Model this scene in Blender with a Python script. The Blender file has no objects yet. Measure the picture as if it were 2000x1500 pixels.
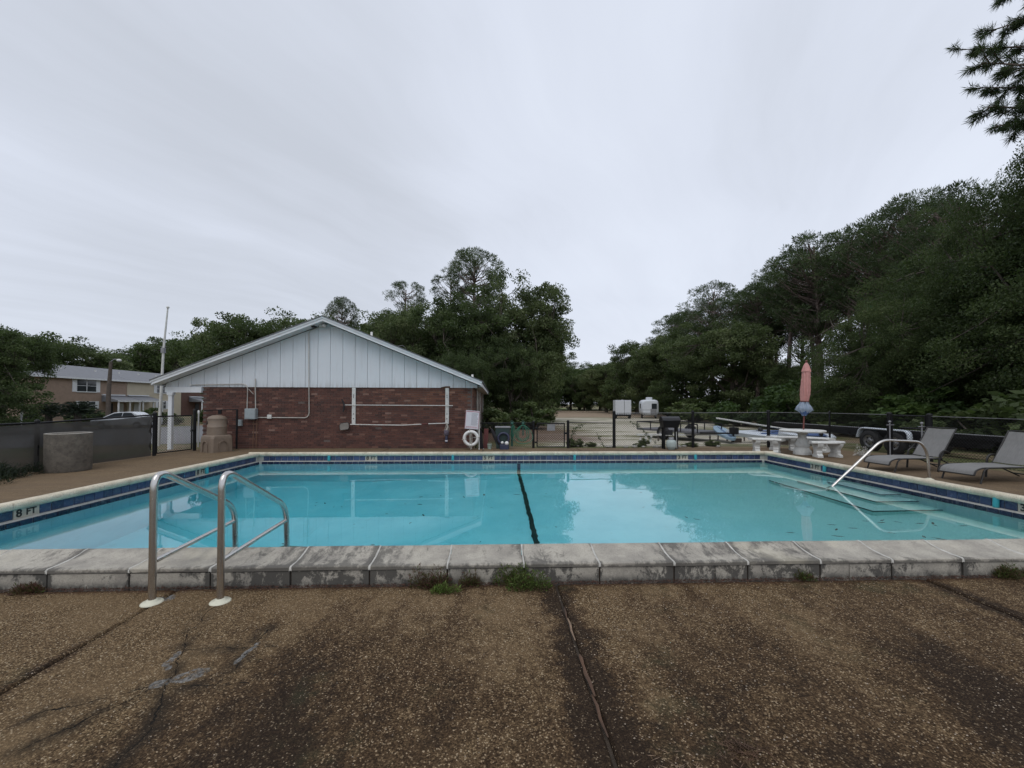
import bpy, math, random
import numpy as np
from mathutils import Vector, Matrix

S = bpy.context.scene
COL = S.collection
R = math.radians
G = 0.12            # deck level; the pool water lies at z = 0

# ------------------------------------------------------------------ camera
cam = bpy.data.cameras.new('camera')
cam.sensor_width = 36.0
cam.lens = 812.2 / 2000 * 36
cam.shift_y = 0.0125
cam.clip_start = 0.05
cam.clip_end = 3000
camo = bpy.data.objects.new('camera', cam)
COL.objects.link(camo)
PIT, ROL, YAW = .0172, .002, .0384
Fv = Vector((math.sin(YAW) * math.cos(PIT), math.cos(YAW) * math.cos(PIT), math.sin(PIT)))
Rv = Vector((math.cos(YAW), -math.sin(YAW), 0))
Uv = Rv.cross(Fv)
R2 = Rv * math.cos(ROL) + Uv * math.sin(ROL)
U2 = -Rv * math.sin(ROL) + Uv * math.cos(ROL)
camo.matrix_world = Matrix((
    (R2.x, U2.x, -Fv.x, 0), (R2.y, U2.y, -Fv.y, 0), (R2.z, U2.z, -Fv.z, 1.545), (0, 0, 0, 1)))
S.camera = camo

# ------------------------------------------------------------------ node helpers
class N:
    """tiny helper around a node tree"""
    def __init__(s, nt):
        s.nt = nt; s.n = nt.nodes; s.l = nt.links
    def node(s, t, **k):
        nd = s.n.new(t)
        for a, b in k.items(): setattr(nd, a, b)
        return nd
    def put(s, sock, v):
        if isinstance(v, bpy.types.NodeSocket): s.l.new(v, sock)
        elif v is not None:
            if sock.type == 'RGBA' and isinstance(v, (tuple, list)) and len(v) == 3: v = (*v, 1)
            if sock.type == 'RGBA' and isinstance(v, (int, float)): v = (v, v, v, 1)
            sock.default_value = v
    def math(s, op, a, b=None, c=None, clamp=False):
        m = s.node('ShaderNodeMath', operation=op, use_clamp=clamp)
        s.put(m.inputs[0], a)
        if b is not None: s.put(m.inputs[1], b)
        if c is not None: s.put(m.inputs[2], c)
        return m.outputs[0]
    def vmath(s, op, a, b=None, out=0):
        m = s.node('ShaderNodeVectorMath', operation=op)
        s.put(m.inputs[0], a)
        if b is not None: s.put(m.inputs[1], b)
        return m.outputs[out]
    def noise(s, vec=None, scale=5., detail=3., rough=.5, dist=0., out='Fac', dim='3D'):
        m = s.node('ShaderNodeTexNoise', noise_dimensions=dim)
        if vec is not None: s.put(m.inputs['Vector'], vec)
        s.put(m.inputs['Scale'], scale); s.put(m.inputs['Detail'], detail)
        s.put(m.inputs['Roughness'], rough); s.put(m.inputs['Distortion'], dist)
        return m.outputs[out]
    def voro(s, vec=None, scale=5., feature='F1', rand=1.):
        m = s.node('ShaderNodeTexVoronoi', feature=feature)
        if vec is not None: s.put(m.inputs['Vector'], vec)
        s.put(m.inputs['Scale'], scale); s.put(m.inputs['Randomness'], rand)
        return m
    def ramp(s, f, stops, interp='LINEAR'):
        m = s.node('ShaderNodeValToRGB'); cr = m.color_ramp; cr.interpolation = interp
        while len(cr.elements) < len(stops): cr.elements.new(.5)
        for e, (p, c) in zip(cr.elements, stops):
            e.position = p
            e.color = (c, c, c, 1) if isinstance(c, (int, float)) else (*c, 1)
        s.put(m.inputs[0], f)
        return m.outputs[0]
    def mix(s, f, a, b, blend='MIX'):
        m = s.node('ShaderNodeMix', data_type='RGBA', blend_type=blend)
        s.put(m.inputs[0], f); s.put(m.inputs[6], a); s.put(m.inputs[7], b)
        return m.outputs[2]
    def range(s, v, a, b, c=0., d=1., smooth=True):
        m = s.node('ShaderNodeMapRange', interpolation_type='SMOOTHSTEP' if smooth else 'LINEAR')
        s.put(m.inputs[0], v); s.put(m.inputs[1], a); s.put(m.inputs[2], b); s.put(m.inputs[3], c); s.put(m.inputs[4], d)
        return m.outputs[0]
    def sep(s, v):
        m = s.node('ShaderNodeSeparateXYZ'); s.put(m.inputs[0], v); return m.outputs
    def comb(s, x=0., y=0., z=0.):
        m = s.node('ShaderNodeCombineXYZ')
        for i, q in enumerate((x, y, z)): s.put(m.inputs[i], q)
        return m.outputs[0]
    def pos(s): return s.node('ShaderNodeNewGeometry').outputs['Position']
    def obj(s): return s.node('ShaderNodeTexCoord').outputs['Object']
    def bump(s, h, strength=.3, dist=.01, normal=None):
        m = s.node('ShaderNodeBump'); s.put(m.inputs['Height'], h)
        s.put(m.inputs['Strength'], strength); s.put(m.inputs['Distance'], dist)
        if normal is not None: s.put(m.inputs['Normal'], normal)
        return m.outputs[0]
    def attr(s, name):
        return s.node('ShaderNodeAttribute', attribute_name=name).outputs['Fac']

def newmat(name):
    m = bpy.data.materials.new(name); m.use_nodes = True
    m.node_tree.nodes.clear()
    k = N(m.node_tree)
    out = k.node('ShaderNodeOutputMaterial')
    bs = k.node('ShaderNodeBsdfPrincipled')
    k.l.new(bs.outputs[0], out.inputs[0])
    k.out = out; k.bs = bs; k.m = m
    def base(v): k.put(bs.inputs['Base Color'], v)
    k.base = base
    return k

def lerp3(a, f): return tuple(min(1, x * f) for x in a)

def simple(name, col, rough=.6, metal=0., var=.15, scale=6., bump=.0, bscale=60., spec=.5, col2=None, dirt=0., coord='obj'):
    """procedural material: two tones broken up by noise, optional dirt blotches and fine relief"""
    k = newmat(name)
    c = k.obj() if coord == 'obj' else k.pos()
    n = k.noise(c, scale, 4, .6)
    a = lerp3(col, 1 - var); b = col2 or lerp3(col, 1 + var)
    base = k.mix(k.ramp(n, [(.3, 0.), (.7, 1.)]), a, b)
    if dirt:
        d = k.noise(c, scale * 2.3, 6, .7)
        base = k.mix(k.math('MULTIPLY', k.ramp(d, [(.5, 0.), (.68, 1.)]), dirt), base, lerp3(col, .25))
    k.base(base)
    k.put(k.bs.inputs['Roughness'], k.range(n, .3, .7, max(0, rough - .08), min(1, rough + .08)))
    k.put(k.bs.inputs['Metallic'], metal)
    k.put(k.bs.inputs['Specular IOR Level'], spec)
    if bump:
        k.put(k.bs.inputs['Normal'], k.bump(k.noise(c, bscale, 5, .65), bump, .01))
    return k.m

# ------------------------------------------------------------------ sky, sun, exposure
SUN_EL, SUN_ROT = R(58), R(200)
W = bpy.data.worlds.new('World'); S.world = W; W.use_nodes = True
W.node_tree.nodes.clear()
k = N(W.node_tree)
wo = k.node('ShaderNodeOutputWorld'); bg = k.node('ShaderNodeBackground')
k.l.new(bg.outputs[0], wo.inputs[0])
sky = k.node('ShaderNodeTexSky', sky_type='NISHITA', sun_disc=False, sun_elevation=SUN_EL, sun_rotation=SUN_ROT)
d = k.node('ShaderNodeTexCoord').outputs['Generated']
dx, dy, dz = k.sep(d)
den = k.math('ADD', k.math('MAXIMUM', dz, 0.), .16)
u = k.math('DIVIDE', dx, den); v = k.math('DIVIDE', dy, den)
pl = k.comb(u, v, 0.)
rot0 = k.node('ShaderNodeMapping'); k.put(rot0.inputs[0], pl); rot0.inputs['Rotation'].default_value = (0, 0, R(-57))
rot = k.node('ShaderNodeMapping'); k.put(rot.inputs[0], rot0.outputs[0]); rot.inputs['Scale'].default_value = (.25, 1.6, 1)
warp = k.vmath('ADD', rot.outputs[0], k.vmath('SCALE', k.noise(pl, .9, 3, .5, out='Color')))
warp.node.inputs[1].links[0].from_node.inputs[3].default_value = .8
n1 = k.noise(warp, .85, 6, .55)
n2 = k.noise(pl, .33, 3, .5)
n3 = k.noise(warp, 3.2, 5, .6)
cl = k.math('ADD', k.math('MULTIPLY', n1, .36), k.math('ADD', k.math('MULTIPLY', n2, .54), k.math('MULTIPLY', n3, .10)))
# the whole cloud deck is a little thinner (brighter) towards +X, where the haze is lit
cl = k.math('ADD', cl, k.range(dx, -.9, .8, -.09, .07))
cloud = k.ramp(cl, [(.36, (.61, .65, .73)), (.5, (.745, .795, .905)), (.62, (.82, .875, .99))])
cloud = k.mix(k.range(dz, .0, .25, .5, 0.), cloud, k.mix(k.range(dx, -.7, .3), (.60, .64, .71), (.80, .835, .94)))
cloud10 = k.vmath('SCALE', cloud); cloud10.node.inputs[3].default_value = 10.0
skyc = k.mix(.94, sky.outputs[0], cloud10)
k.put(bg.inputs[0], skyc); k.put(bg.inputs[1], .1)

sun = bpy.data.lights.new('sun', 'SUN'); sun.energy = .9; sun.angle = R(40); sun.color = (1, .97, .92)
suno = bpy.data.objects.new('sun', sun); COL.objects.link(suno)
# direction to the sun: behind the camera, a little to its left
sd = Vector((math.sin(SUN_ROT) * math.cos(SUN_EL), math.cos(SUN_ROT) * math.cos(SUN_EL), math.sin(SUN_EL)))
suno.rotation_euler = sd.to_track_quat('Z', 'Y').to_euler()
suno.location = (0, 0, 60)

S.render.engine = 'CYCLES'
S.view_settings.view_transform = 'Standard'; S.view_settings.look = 'None'
S.view_settings.exposure = 0; S.view_settings.gamma = 1; S.view_settings.use_curve_mapping = False
S.cycles.max_bounces = 14; S.cycles.transmission_bounces = 8; S.cycles.transparent_max_bounces = 24
S.cycles.diffuse_bounces = 4; S.cycles.glossy_bounces = 4
S.cycles.caustics_refractive = True; S.cycles.caustics_reflective = False
S.cycles.sample_clamp_indirect = 6
S.cycles.use_denoising = True
S.cycles.blur_glossy = .3

# ------------------------------------------------------------------ object helpers
def T(o, label=None, cat=None, group=None, kind=None):
    if label: o['label'] = label
    if cat: o['category'] = cat
    if group: o['group'] = group
    if kind: o['kind'] = kind
    return o

def thing(name, loc, label, cat, group=None, rz=0.):
    o = bpy.data.objects.new(name, None); COL.objects.link(o)
    o.empty_display_size = .2
    o.location = loc; o.rotation_euler = (0, 0, rz)
    return T(o, label, cat, group)

def copy_tree(o, parent=None):
    kids = [c for c in bpy.data.objects if c.parent == o]
    return _copy(o, parent)
def _copy(o, parent):
    c = o.copy(); COL.objects.link(c)
    if parent: c.parent = parent
    for ch in o.children: _copy(ch, c)
    return c

class MB:
    """collects shapes; build() links them as one mesh object"""
    def __init__(s): s.v = []; s.f = []; s.sm = []; s.mi = []; s.cur = 0
    def add(s, vs, fs, smooth=False):
        b = len(s.v); s.v += [tuple(p) for p in vs]
        for f in fs: s.f.append(tuple(b + i for i in f)); s.sm.append(smooth); s.mi.append(s.cur)
        return s
    def box(s, a, b, M=None):
        x0, y0, z0 = a; x1, y1, z1 = b
        vs = [(x0, y0, z0), (x1, y0, z0), (x1, y1, z0), (x0, y1, z0), (x0, y0, z1), (x1, y0, z1), (x1, y1, z1), (x0, y1, z1)]
        if M is not None: vs = [tuple(M @ Vector(p)) for p in vs]
        return s.add(vs, [(0, 3, 2, 1), (4, 5, 6, 7), (0, 1, 5, 4), (1, 2, 6, 5), (2, 3, 7, 6), (3, 0, 4, 7)])
    def bbox(s, a, b, c=.01, M=None):
        """box with chamfered top and vertical edges"""
        x0, y0, z0 = a; x1, y1, z1 = b
        def ring(x0, y0, x1, y1, z, c):
            return [(x0 + c, y0, z), (x1 - c, y0, z), (x1, y0 + c, z), (x1, y1 - c, z), (x1 - c, y1, z), (x0 + c, y1, z), (x0, y1 - c, z), (x0, y0 + c, z)]
        rs = [ring(x0, y0, x1, y1, z0, c), ring(x0, y0, x1, y1, z1 - c, c), ring(x0 + c, y0 + c, x1 - c, y1 - c, z1, c)]
        vs = sum(rs, [])
        fs = [tuple(range(7, -1, -1)), tuple(range(16, 24))]
        for r in range(2):
            for i in range(8):
                j = (i + 1) % 8; fs.append((r * 8 + i, r * 8 + j, r * 8 + 8 + j, r * 8 + 8 + i))
        if M is not None: vs = [tuple(M @ Vector(p)) for p in vs]
        return s.add(vs, fs)
    def tube(s, pts, r, n=8, closed=False, cap=True, flat=1.0):
        pts = [Vector(p) for p in pts]; m = len(pts)
        rs = r if isinstance(r, (list, tuple)) else [r] * m
        vs = []; prev = None
        for i, p in enumerate(pts):
            if closed: t = (pts[(i + 1) % m] - pts[i - 1])
            else: t = pts[min(i + 1, m - 1)] - pts[max(i - 1, 0)]
            t.normalize()
            if prev is None:
                a = Vector((0, 0, 1)) if abs(t.z) < .9 else Vector((1, 0, 0))
                x = t.cross(a).normalized()
            else:
                x = (prev - t * prev.dot(t)).normalized()
            prev = x; y = t.cross(x)
            for j in range(n):
                an = 2 * math.pi * j / n
                vs.append(p + (x * math.cos(an) + y * math.sin(an) * flat) * rs[i])
        fs = []
        for i in range(m if closed else m - 1):
            i2 = (i + 1) % m
            for j in range(n):
                j2 = (j + 1) % n
                fs.append((i * n + j, i * n + j2, i2 * n + j2, i2 * n + j))
        s.add(vs, fs, n > 5)
        if cap and not closed:
            s.add(vs[:n], [tuple(range(n - 1, -1, -1))]); s.add(vs[-n:], [tuple(range(n))])
        return s
    def lathe(s, prof, c=(0, 0, 0), n=24, smooth=True, M=None, cap=True, sx=1, sy=1, fn=None):
        vs = []
        for (r, z) in prof:
            for j in range(n):
                a = 2 * math.pi * j / n
                rr = r * (fn(a, z) if fn else 1)
                p = Vector((c[0] + rr * math.cos(a) * sx, c[1] + rr * math.sin(a) * sy, c[2] + z))
                vs.append(M @ p if M is not None else p)
        fs = []
        for i in range(len(prof) - 1):
            for j in range(n):
                j2 = (j + 1) % n; fs.append((i * n + j, i * n + j2, i * n + n + j2, i * n + n + j))
        s.add(vs, fs, smooth)
        if cap:
            if prof[0][0] > 1e-4: s.add(vs[:n], [tuple(range(n - 1, -1, -1))])
            if prof[-1][0] > 1e-4: s.add(vs[-n:], [tuple(range(n))])
        return s
    def prism(s, poly, d, axis='y', o=(0, 0, 0), smooth=False):
        """poly: 2D outline extruded by d along axis; 'y': (x,z), 'x': (y,z), 'z': (x,y)"""
        def P(a, b, t):
            q = {'y': (a, t, b), 'x': (t, a, b), 'z': (a, b, t)}[axis]
            return (q[0] + o[0], q[1] + o[1], q[2] + o[2])
        n = len(poly)
        vs = [P(a, b, 0) for a, b in poly] + [P(a, b, d) for a, b in poly]
        fs = [tuple(range(n)), tuple(range(2 * n - 1, n - 1, -1))]
        fs2 = [(i, i + n, (i + 1) % n + n, (i + 1) % n) for i in range(n)]
        s.add(vs, fs); s.add(vs, fs2, smooth)
        return s
    def ball(s, c, r, n=10, sx=1, sy=1, sz=1, jit=0, rnd=None):
        prof = [(max(1e-5, math.sin(math.pi * i / (n // 2 + 2)) * r), -math.cos(math.pi * i / (n // 2 + 2)) * r * sz) for i in range(n // 2 + 3)]
        b = len(s.v)
        s.lathe(prof, c, n, sx=sx, sy=sy, cap=False)
        if jit:
            rnd = rnd or random
            for i in range(b, len(s.v)):
                s.v[i] = tuple(q + rnd.uniform(-jit, jit) for q in s.v[i])
        return s
    def build(s, name, mat, parent=None, loc=None, fix=True):
        me = bpy.data.meshes.new(name); me.from_pydata(s.v, [], s.f)
        me.polygons.foreach_set('use_smooth', s.sm)
        mats = mat if isinstance(mat, (list, tuple)) else [mat]
        for m in mats: me.materials.append(m)
        if len(mats) > 1: me.polygons.foreach_set('material_index', s.mi)
        if fix:
            import bmesh
            bm = bmesh.new(); bm.from_mesh(me)
            bmesh.ops.recalc_face_normals(bm, faces=bm.faces); bm.to_mesh(me); bm.free()
        me.update()
        o = bpy.data.objects.new(name, me); COL.objects.link(o)
        if parent: o.parent = parent
        if loc: o.location = loc
        return o

def dup(o, loc=None, parent='same', name=None, rot=None, scale=None):
    c = o.copy(); COL.objects.link(c)
    if parent != 'same': c.parent = parent
    if loc is not None: c.location = loc
    if rot is not None: c.rotation_euler = rot
    if scale is not None: c.scale = scale
    return c

def bez(pts, n=6, rad=.1):
    """polyline with rounded corners"""
    P = [Vector(p) for p in pts]; out = [P[0]]
    for i in range(1, len(P) - 1):
        a, b, c = P[i - 1], P[i], P[i + 1]
        r = min(rad, (a - b).length * .49, (c - b).length * .49)
        p0 = b + (a - b).normalized() * r; p2 = b + (c - b).normalized() * r
        for t in range(n + 1):
            t /= n; out.append(p0 * (1 - t) ** 2 + b * 2 * t * (1 - t) + p2 * t * t)
    out.append(P[-1]); return out

def text_mesh(name, body, size, mat, parent, M, align='CENTER', ext=.001, sx=1.):
    cu = bpy.data.curves.new(name, 'FONT'); cu.body = body; cu.size = size; cu.align_x = align; cu.align_y = 'CENTER'; cu.extrude = ext
    cu.offset = size * .032
    t = bpy.data.objects.new(name, cu); COL.objects.link(t)
    dg = bpy.context.evaluated_depsgraph_get()
    me = bpy.data.meshes.new_from_object(t.evaluated_get(dg))
    bpy.data.objects.remove(t); bpy.data.curves.remove(cu)
    me.transform(Matrix.Diagonal((sx, 1, 1, 1))); me.transform(M)
    me.materials.clear(); me.materials.append(mat)
    o = bpy.data.objects.new(name, me); COL.objects.link(o); o.parent = parent
    return o

# ------------------------------------------------------------------ materials
def mat_deck():
    k = newmat('exposed_aggregate')
    P = k.pos(); x, y, z = k.sep(P)
    vo = k.voro(P, 150.)
    rnd = k.sep(vo.outputs['Color'])[0]
    peb = k.ramp(rnd, [(0., (.040, .026, .014)), (.25, (.105, .070, .038)), (.55, (.185, .128, .072)), (.82, (.29, .208, .120)), (.95, (.44, .34, .21)), (1., (.64, .55, .40))])
    grit = k.noise(P, 320., 3, .6)
    peb = k.mix(k.math('MULTIPLY', k.range(grit, .4, .7), .45), peb, (.12, .085, .06))
    edge = k.range(vo.outputs['Distance'], .38, .75)
    col = k.mix(k.math('MULTIPLY', edge, .55), peb, (.03, .022, .014))
    # worn matrix showing between pebbles, in patches
    wornm = k.range(k.noise(P, 2.1, 4, .6), .40, .62)
    fill = k.mix(k.noise(P, 30, 4, .6), (.165, .115, .066), (.265, .192, .118))
    col = k.mix(k.math('MULTIPLY', wornm, .42), col, fill)
    # algae and mildew stains: big blotches, heavier beside the middle joint and, with vignetting painted in, towards the camera
    big = k.noise(k.vmath('MULTIPLY', P, (1.5, .62, 1)), .95, 7, .62, .5)
    mid = k.noise(k.vmath('MULTIPLY', P, (1.25, .7, 1)), 4.6, 6, .7, .4)
    fine = k.noise(P, 17, 5, .7)
    s = k.math('ADD', k.math('MULTIPLY', big, .40), k.math('ADD', k.math('MULTIPLY', mid, .36), k.math('MULTIPLY', fine, .24)))
    near = k.range(y, 3.35, 1.7, 0., 1., False)  # stains thicken towards the camera; the gradient also paints in lens vignetting
    bias = k.math('ADD', k.math('MULTIPLY', near, .105), k.range(x, -2.4, -.6, -.07, .03))
    bias = k.math('ADD', bias, k.range(x, 1.0, 2.6, 0., .03))
    jd = k.math('ABSOLUTE', k.math('SUBTRACT', x, k.math('ADD', .12, k.math('MULTIPLY', k.noise(P, 2.6, 6, .7), .75))))
    jn = k.math('MULTIPLY', k.range(jd, .24, .04), k.range(y, 3.5, 3.2, 0., .19))
    jd2 = k.math('ABSOLUTE', k.math('SUBTRACT', x, 3.52))
    jn = k.math('ADD', jn, k.math('MULTIPLY', k.range(jd2, .16, .02), k.range(y, 3.5, 3.3, 0., .16)))
    # mildew has run in broad tongues away from the pool
    wpx = k.math('ADD', x, k.math('MULTIPLY', k.math('SUBTRACT', k.noise(P, 1.5, 6, .68), .5), 1.25))
    def tongue(c, w, y0, amp):
        return k.math('MULTIPLY', k.math('MULTIPLY', k.range(k.math('ABSOLUTE', k.math('SUBTRACT', wpx, c)), w, w * .25), k.range(y, y0, y0 - .6)), amp)
    for (c, w, y0, amp) in [(-.92, .42, 2.95, .085), (.05, .32, 3.4, -.07), (1.15, .35, 2.6, .05), (1.75, .3, 3.2, -.045), (2.4, .5, 2.7, .06), (-1.9, .45, 3.5, -.05), (-1.75, .2, 2.2, .05)]:
        bias = k.math('ADD', bias, tongue(c, w, y0, amp))
    jd3 = k.math('ABSOLUTE', k.math('SUBTRACT', x, -2.43)); jn = k.math('ADD', jn, k.math('MULTIPLY', k.range(jd3, .10, .01), k.range(y, 3.5, 3.3, 0., .14)))
    s = k.math('ADD', s, k.math('ADD', bias, jn))
    dark = k.range(s, .50, .615)
    deep = k.range(s, .60, .72)
    col = k.mix(k.math('MULTIPLY', dark, .84), col, k.ramp(rnd, [(0, (.022, .014, .008)), (.45, (.050, .031, .018)), (.84, (.108, .070, .040)), (.96, (.23, .165, .10)), (1, (.40, .31, .21))]))
    col = k.mix(k.math('MULTIPLY', deep, .7), col, (.018, .013, .011))
    edge_dirt = k.range(k.math('ADD', y, k.math('MULTIPLY', k.math('SUBTRACT', k.noise(P, 7, 5, .7), .5), .14)), 3.23, 3.30)
    edge_dirt = k.math('MULTIPLY', edge_dirt, k.range(y, 3.6, 3.4))
    col = k.mix(k.math('MULTIPLY', edge_dirt, .75), col, k.mix(fine, (.03, .014, .009), (.10, .055, .035)))
    spk = k.math('MULTIPLY', k.math('GREATER_THAN', rnd, .92), k.range(vo.outputs['Distance'], .45, .2))
    col = k.mix(k.math('MULTIPLY', spk, k.range(k.noise(P, 8, 4, .7), .35, .65, .15, .9)), col, (.50, .42, .32))
    green = k.math('MULTIPLY', k.range(k.noise(P, 1.7, 5, .7), .56, .7), .35)
    col = k.mix(k.math('MULTIPLY', green, k.range(s, .42, .6)), col, (.05, .062, .035))
    # fine drying streaks running across the slabs beyond the pool
    st = k.noise(k.vmath('MULTIPLY', P, (.7, 6., 1)), 1.2, 5, .6)
    farm = k.math('MAXIMUM', k.range(y, 3.6, 3.9), 0.)
    col = k.mix(k.math('MULTIPLY', farm, k.math('MULTIPLY', k.range(st, .45, .62), .55)), col, (.105, .078, .058))
    col = k.mix(k.math('MULTIPLY', farm, .35), col, (.27, .215, .16))
    # cracks near the ladder: distance to short wandering segments
    wp = k.vmath('ADD', P, k.vmath('SCALE', k.vmath('SUBTRACT', k.noise(P, 9, 4, .6, out='Color'), (.5, .5, .5))))
    wp.node.inputs[1].links[0].from_node.inputs[3].default_value = .09
    wx, wy, wz = k.sep(wp)
    segs = [((-1.98, 3.06), (-1.9, 2.66)), ((-1.9, 2.66), (-1.76, 2.42)), ((-1.76, 2.42), (-1.66, 2.18)), ((-1.66, 2.18), (-1.5, 1.9)), ((-1.5, 1.9), (-1.5, 1.2)),
            ((-1.82, 2.5), (-1.28, 2.52)), ((-1.43, 2.70), (-1.40, 2.2)), ((-1.7, 2.17), (-1.95, 1.8)), ((-1.62, 2.18), (-1.25, 2.2)), ((-1.70, 2.2), (-2.1, 2.0))]
    dmin = None
    for (ax, ay), (bx_, by_) in segs:
        ex, ey = bx_ - ax, by_ - ay; L2 = ex * ex + ey * ey
        px = k.math('SUBTRACT', wx, ax); py = k.math('SUBTRACT', wy, ay)
        t = k.math('MULTIPLY_ADD', px, ex / L2, k.math('MULTIPLY', py, ey / L2), clamp=True)
        qx = k.math('SUBTRACT', px, k.math('MULTIPLY', t, ex)); qy = k.math('SUBTRACT', py, k.math('MULTIPLY', t, ey))
        dd = k.math('SQRT', k.math('ADD', k.math('MULTIPLY', qx, qx), k.math('MULTIPLY', qy, qy)))
        dmin = dd if dmin is None else k.math('MINIMUM', dmin, dd)
    halo = k.math('MULTIPLY', k.range(dmin, .10, .0), k.range(mid, .36, .62))
    col = k.mix(k.math('MULTIPLY', halo, .8), col, (.024, .02, .016))
    crack = k.math('MULTIPLY', k.range(dmin, .0045, .0015), k.range(fine, .38, .5))
    col = k.mix(crack, col, (.012, .011, .01))
    # grey cement patches
    def ell(cx, cy, rx, ry, an):
        ux = k.math('SUBTRACT', wx, cx); uy = k.math('SUBTRACT', wy, cy); c_, s_ = math.cos(an), math.sin(an)
        a = k.math('DIVIDE', k.math('ADD', k.math('MULTIPLY', ux, c_), k.math('MULTIPLY', uy, s_)), rx)
        b = k.math('DIVIDE', k.math('SUBTRACT', k.math('MULTIPLY', uy, c_), k.math('MULTIPLY', ux, s_)), ry)
        return k.range(k.math('ADD', k.math('MULTIPLY', a, a), k.math('MULTIPLY', b, b)), 1.15, .75)
    pm = None
    for e in [(-1.60, 2.26, .085, .05, .5), (-1.70, 2.2, .05, .04, .2), (-1.42, 2.46, .016, .11, -.1), (-2.40, 3.16, .05, .05, .4), (-1.79, 2.40, .02, .09, .3)]:
        q = ell(*e); pm = q if pm is None else k.math('MAXIMUM', pm, q)
    pc = k.mix(k.range(k.noise(P, 45, 6, .8), .35, .65), (.05, .05, .05), (.31, .32, .33))
    pm = k.math('MULTIPLY', pm, k.range(k.noise(P, 26, 5, .7), .36, .55))
    col = k.mix(k.math('MULTIPLY', pm, .9), col, pc)
    col = k.mix(1., col, (.86, .82, .76), 'MULTIPLY')
    k.base(col)
    k.put(k.bs.inputs['Roughness'], k.range(dark, 0, 1, .9, .75))
    k.put(k.bs.inputs['Specular IOR Level'], .08)
    h = k.math('SUBTRACT', k.math('MULTIPLY', vo.outputs['Distance'], -1.), k.math('MULTIPLY', crack, 1.5))
    nb = k.bump(h, .55, .006)
    nb = k.bump(k.noise(P, 3, 5, .6), .25, .03, nb)
    k.put(k.bs.inputs['Normal'], nb)
    return k.m

def mat_coping(name, face=False, cream=False):
    k = newmat(name)
    P = k.pos(); x, y, z = k.sep(P)
    n = k.noise(P, 5, 5, .6); f = k.noise(P, 95, 5, .8)
    c1, c2 = ((.56, .495, .37), (.72, .645, .50)) if cream else ((.29, .265, .225), (.45, .415, .345))
    base = k.mix(k.range(n, .3, .7), c1, c2)
    base = k.mix(k.math('MULTIPLY', k.range(f, .46, .62), .42), base, (.15, .14, .125))
    sm = k.noise(k.vmath('MULTIPLY', P, (9.5, 4.2, 7.)), 1., 8, .78, .4)
    jx = k.math('ABSOLUTE', k.math('SUBTRACT', k.math('FRACT', k.math('DIVIDE', k.math('ADD', x, 3.436 + 6.1), .61)), .5))
    jm = k.range(jx, .40, .5, 0., .13)
    lip = k.math('ADD', k.range(z, .262, .240, 0., .16), k.range(y, 3.40, 3.345, 0., .10)) if not cream else 0.
    big = k.noise(P, .8, 3, .6)
    amt = k.range(big, .36, .62, .0, .20)
    m = k.range(k.math('ADD', k.math('ADD', sm, amt), k.math('ADD', jm, lip if not face else 0.)), .60 if face else .635, .69 if face else .80)
    m = k.math('MULTIPLY', m, .88 if face else (.22 if cream else .72))
    if face:
        low = k.math('MULTIPLY', k.range(z, .19, .12), k.range(sm, .3, .55))
        m = k.math('MAXIMUM', m, k.math('MULTIPLY', low, .85))
    base = k.mix(m, base, (.048, .045, .040))
    if not face and not cream:
        yl = k.range(k.noise(P, 2.2, 4, .6), .56, .7)
        base = k.mix(k.math('MULTIPLY', yl, .35), base, (.55, .50, .38))
    if cream:
        base = k.mix(k.math('MULTIPLY', k.range(k.noise(k.vmath('MULTIPLY', P, (9, 9, 3)), 1., 5, .7), .55, .68), .5), base, (.24, .2, .14))
    k.base(base)
    k.put(k.bs.inputs['Roughness'], .85)
    nb = k.bump(k.noise(P, 140, 4, .7), .35, .003)
    nb = k.bump(k.noise(P, 14, 4, .6), .3, .008, nb)
    k.put(k.bs.inputs['Normal'], nb)
    return k.m

def mat_tile(name, c):
    k = newmat(name)
    oi = k.node('ShaderNodeObjectInfo').outputs['Random']
    P = k.pos()
    base = k.mix(oi, lerp3(c, .72), lerp3(c, 1.35))
    base = k.mix(k.math('MULTIPLY', k.range(k.noise(P, 9, 4, .7), .5, .72), .35), base, (.16, .17, .2))
    k.base(base); k.put(k.bs.inputs['Roughness'], k.range(k.noise(P, 20, 3), .3, .7, .12, .3))
    k.put(k.bs.inputs['Normal'], k.bump(k.noise(P, 25, 2), .08, .01))
    return k.m

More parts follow.
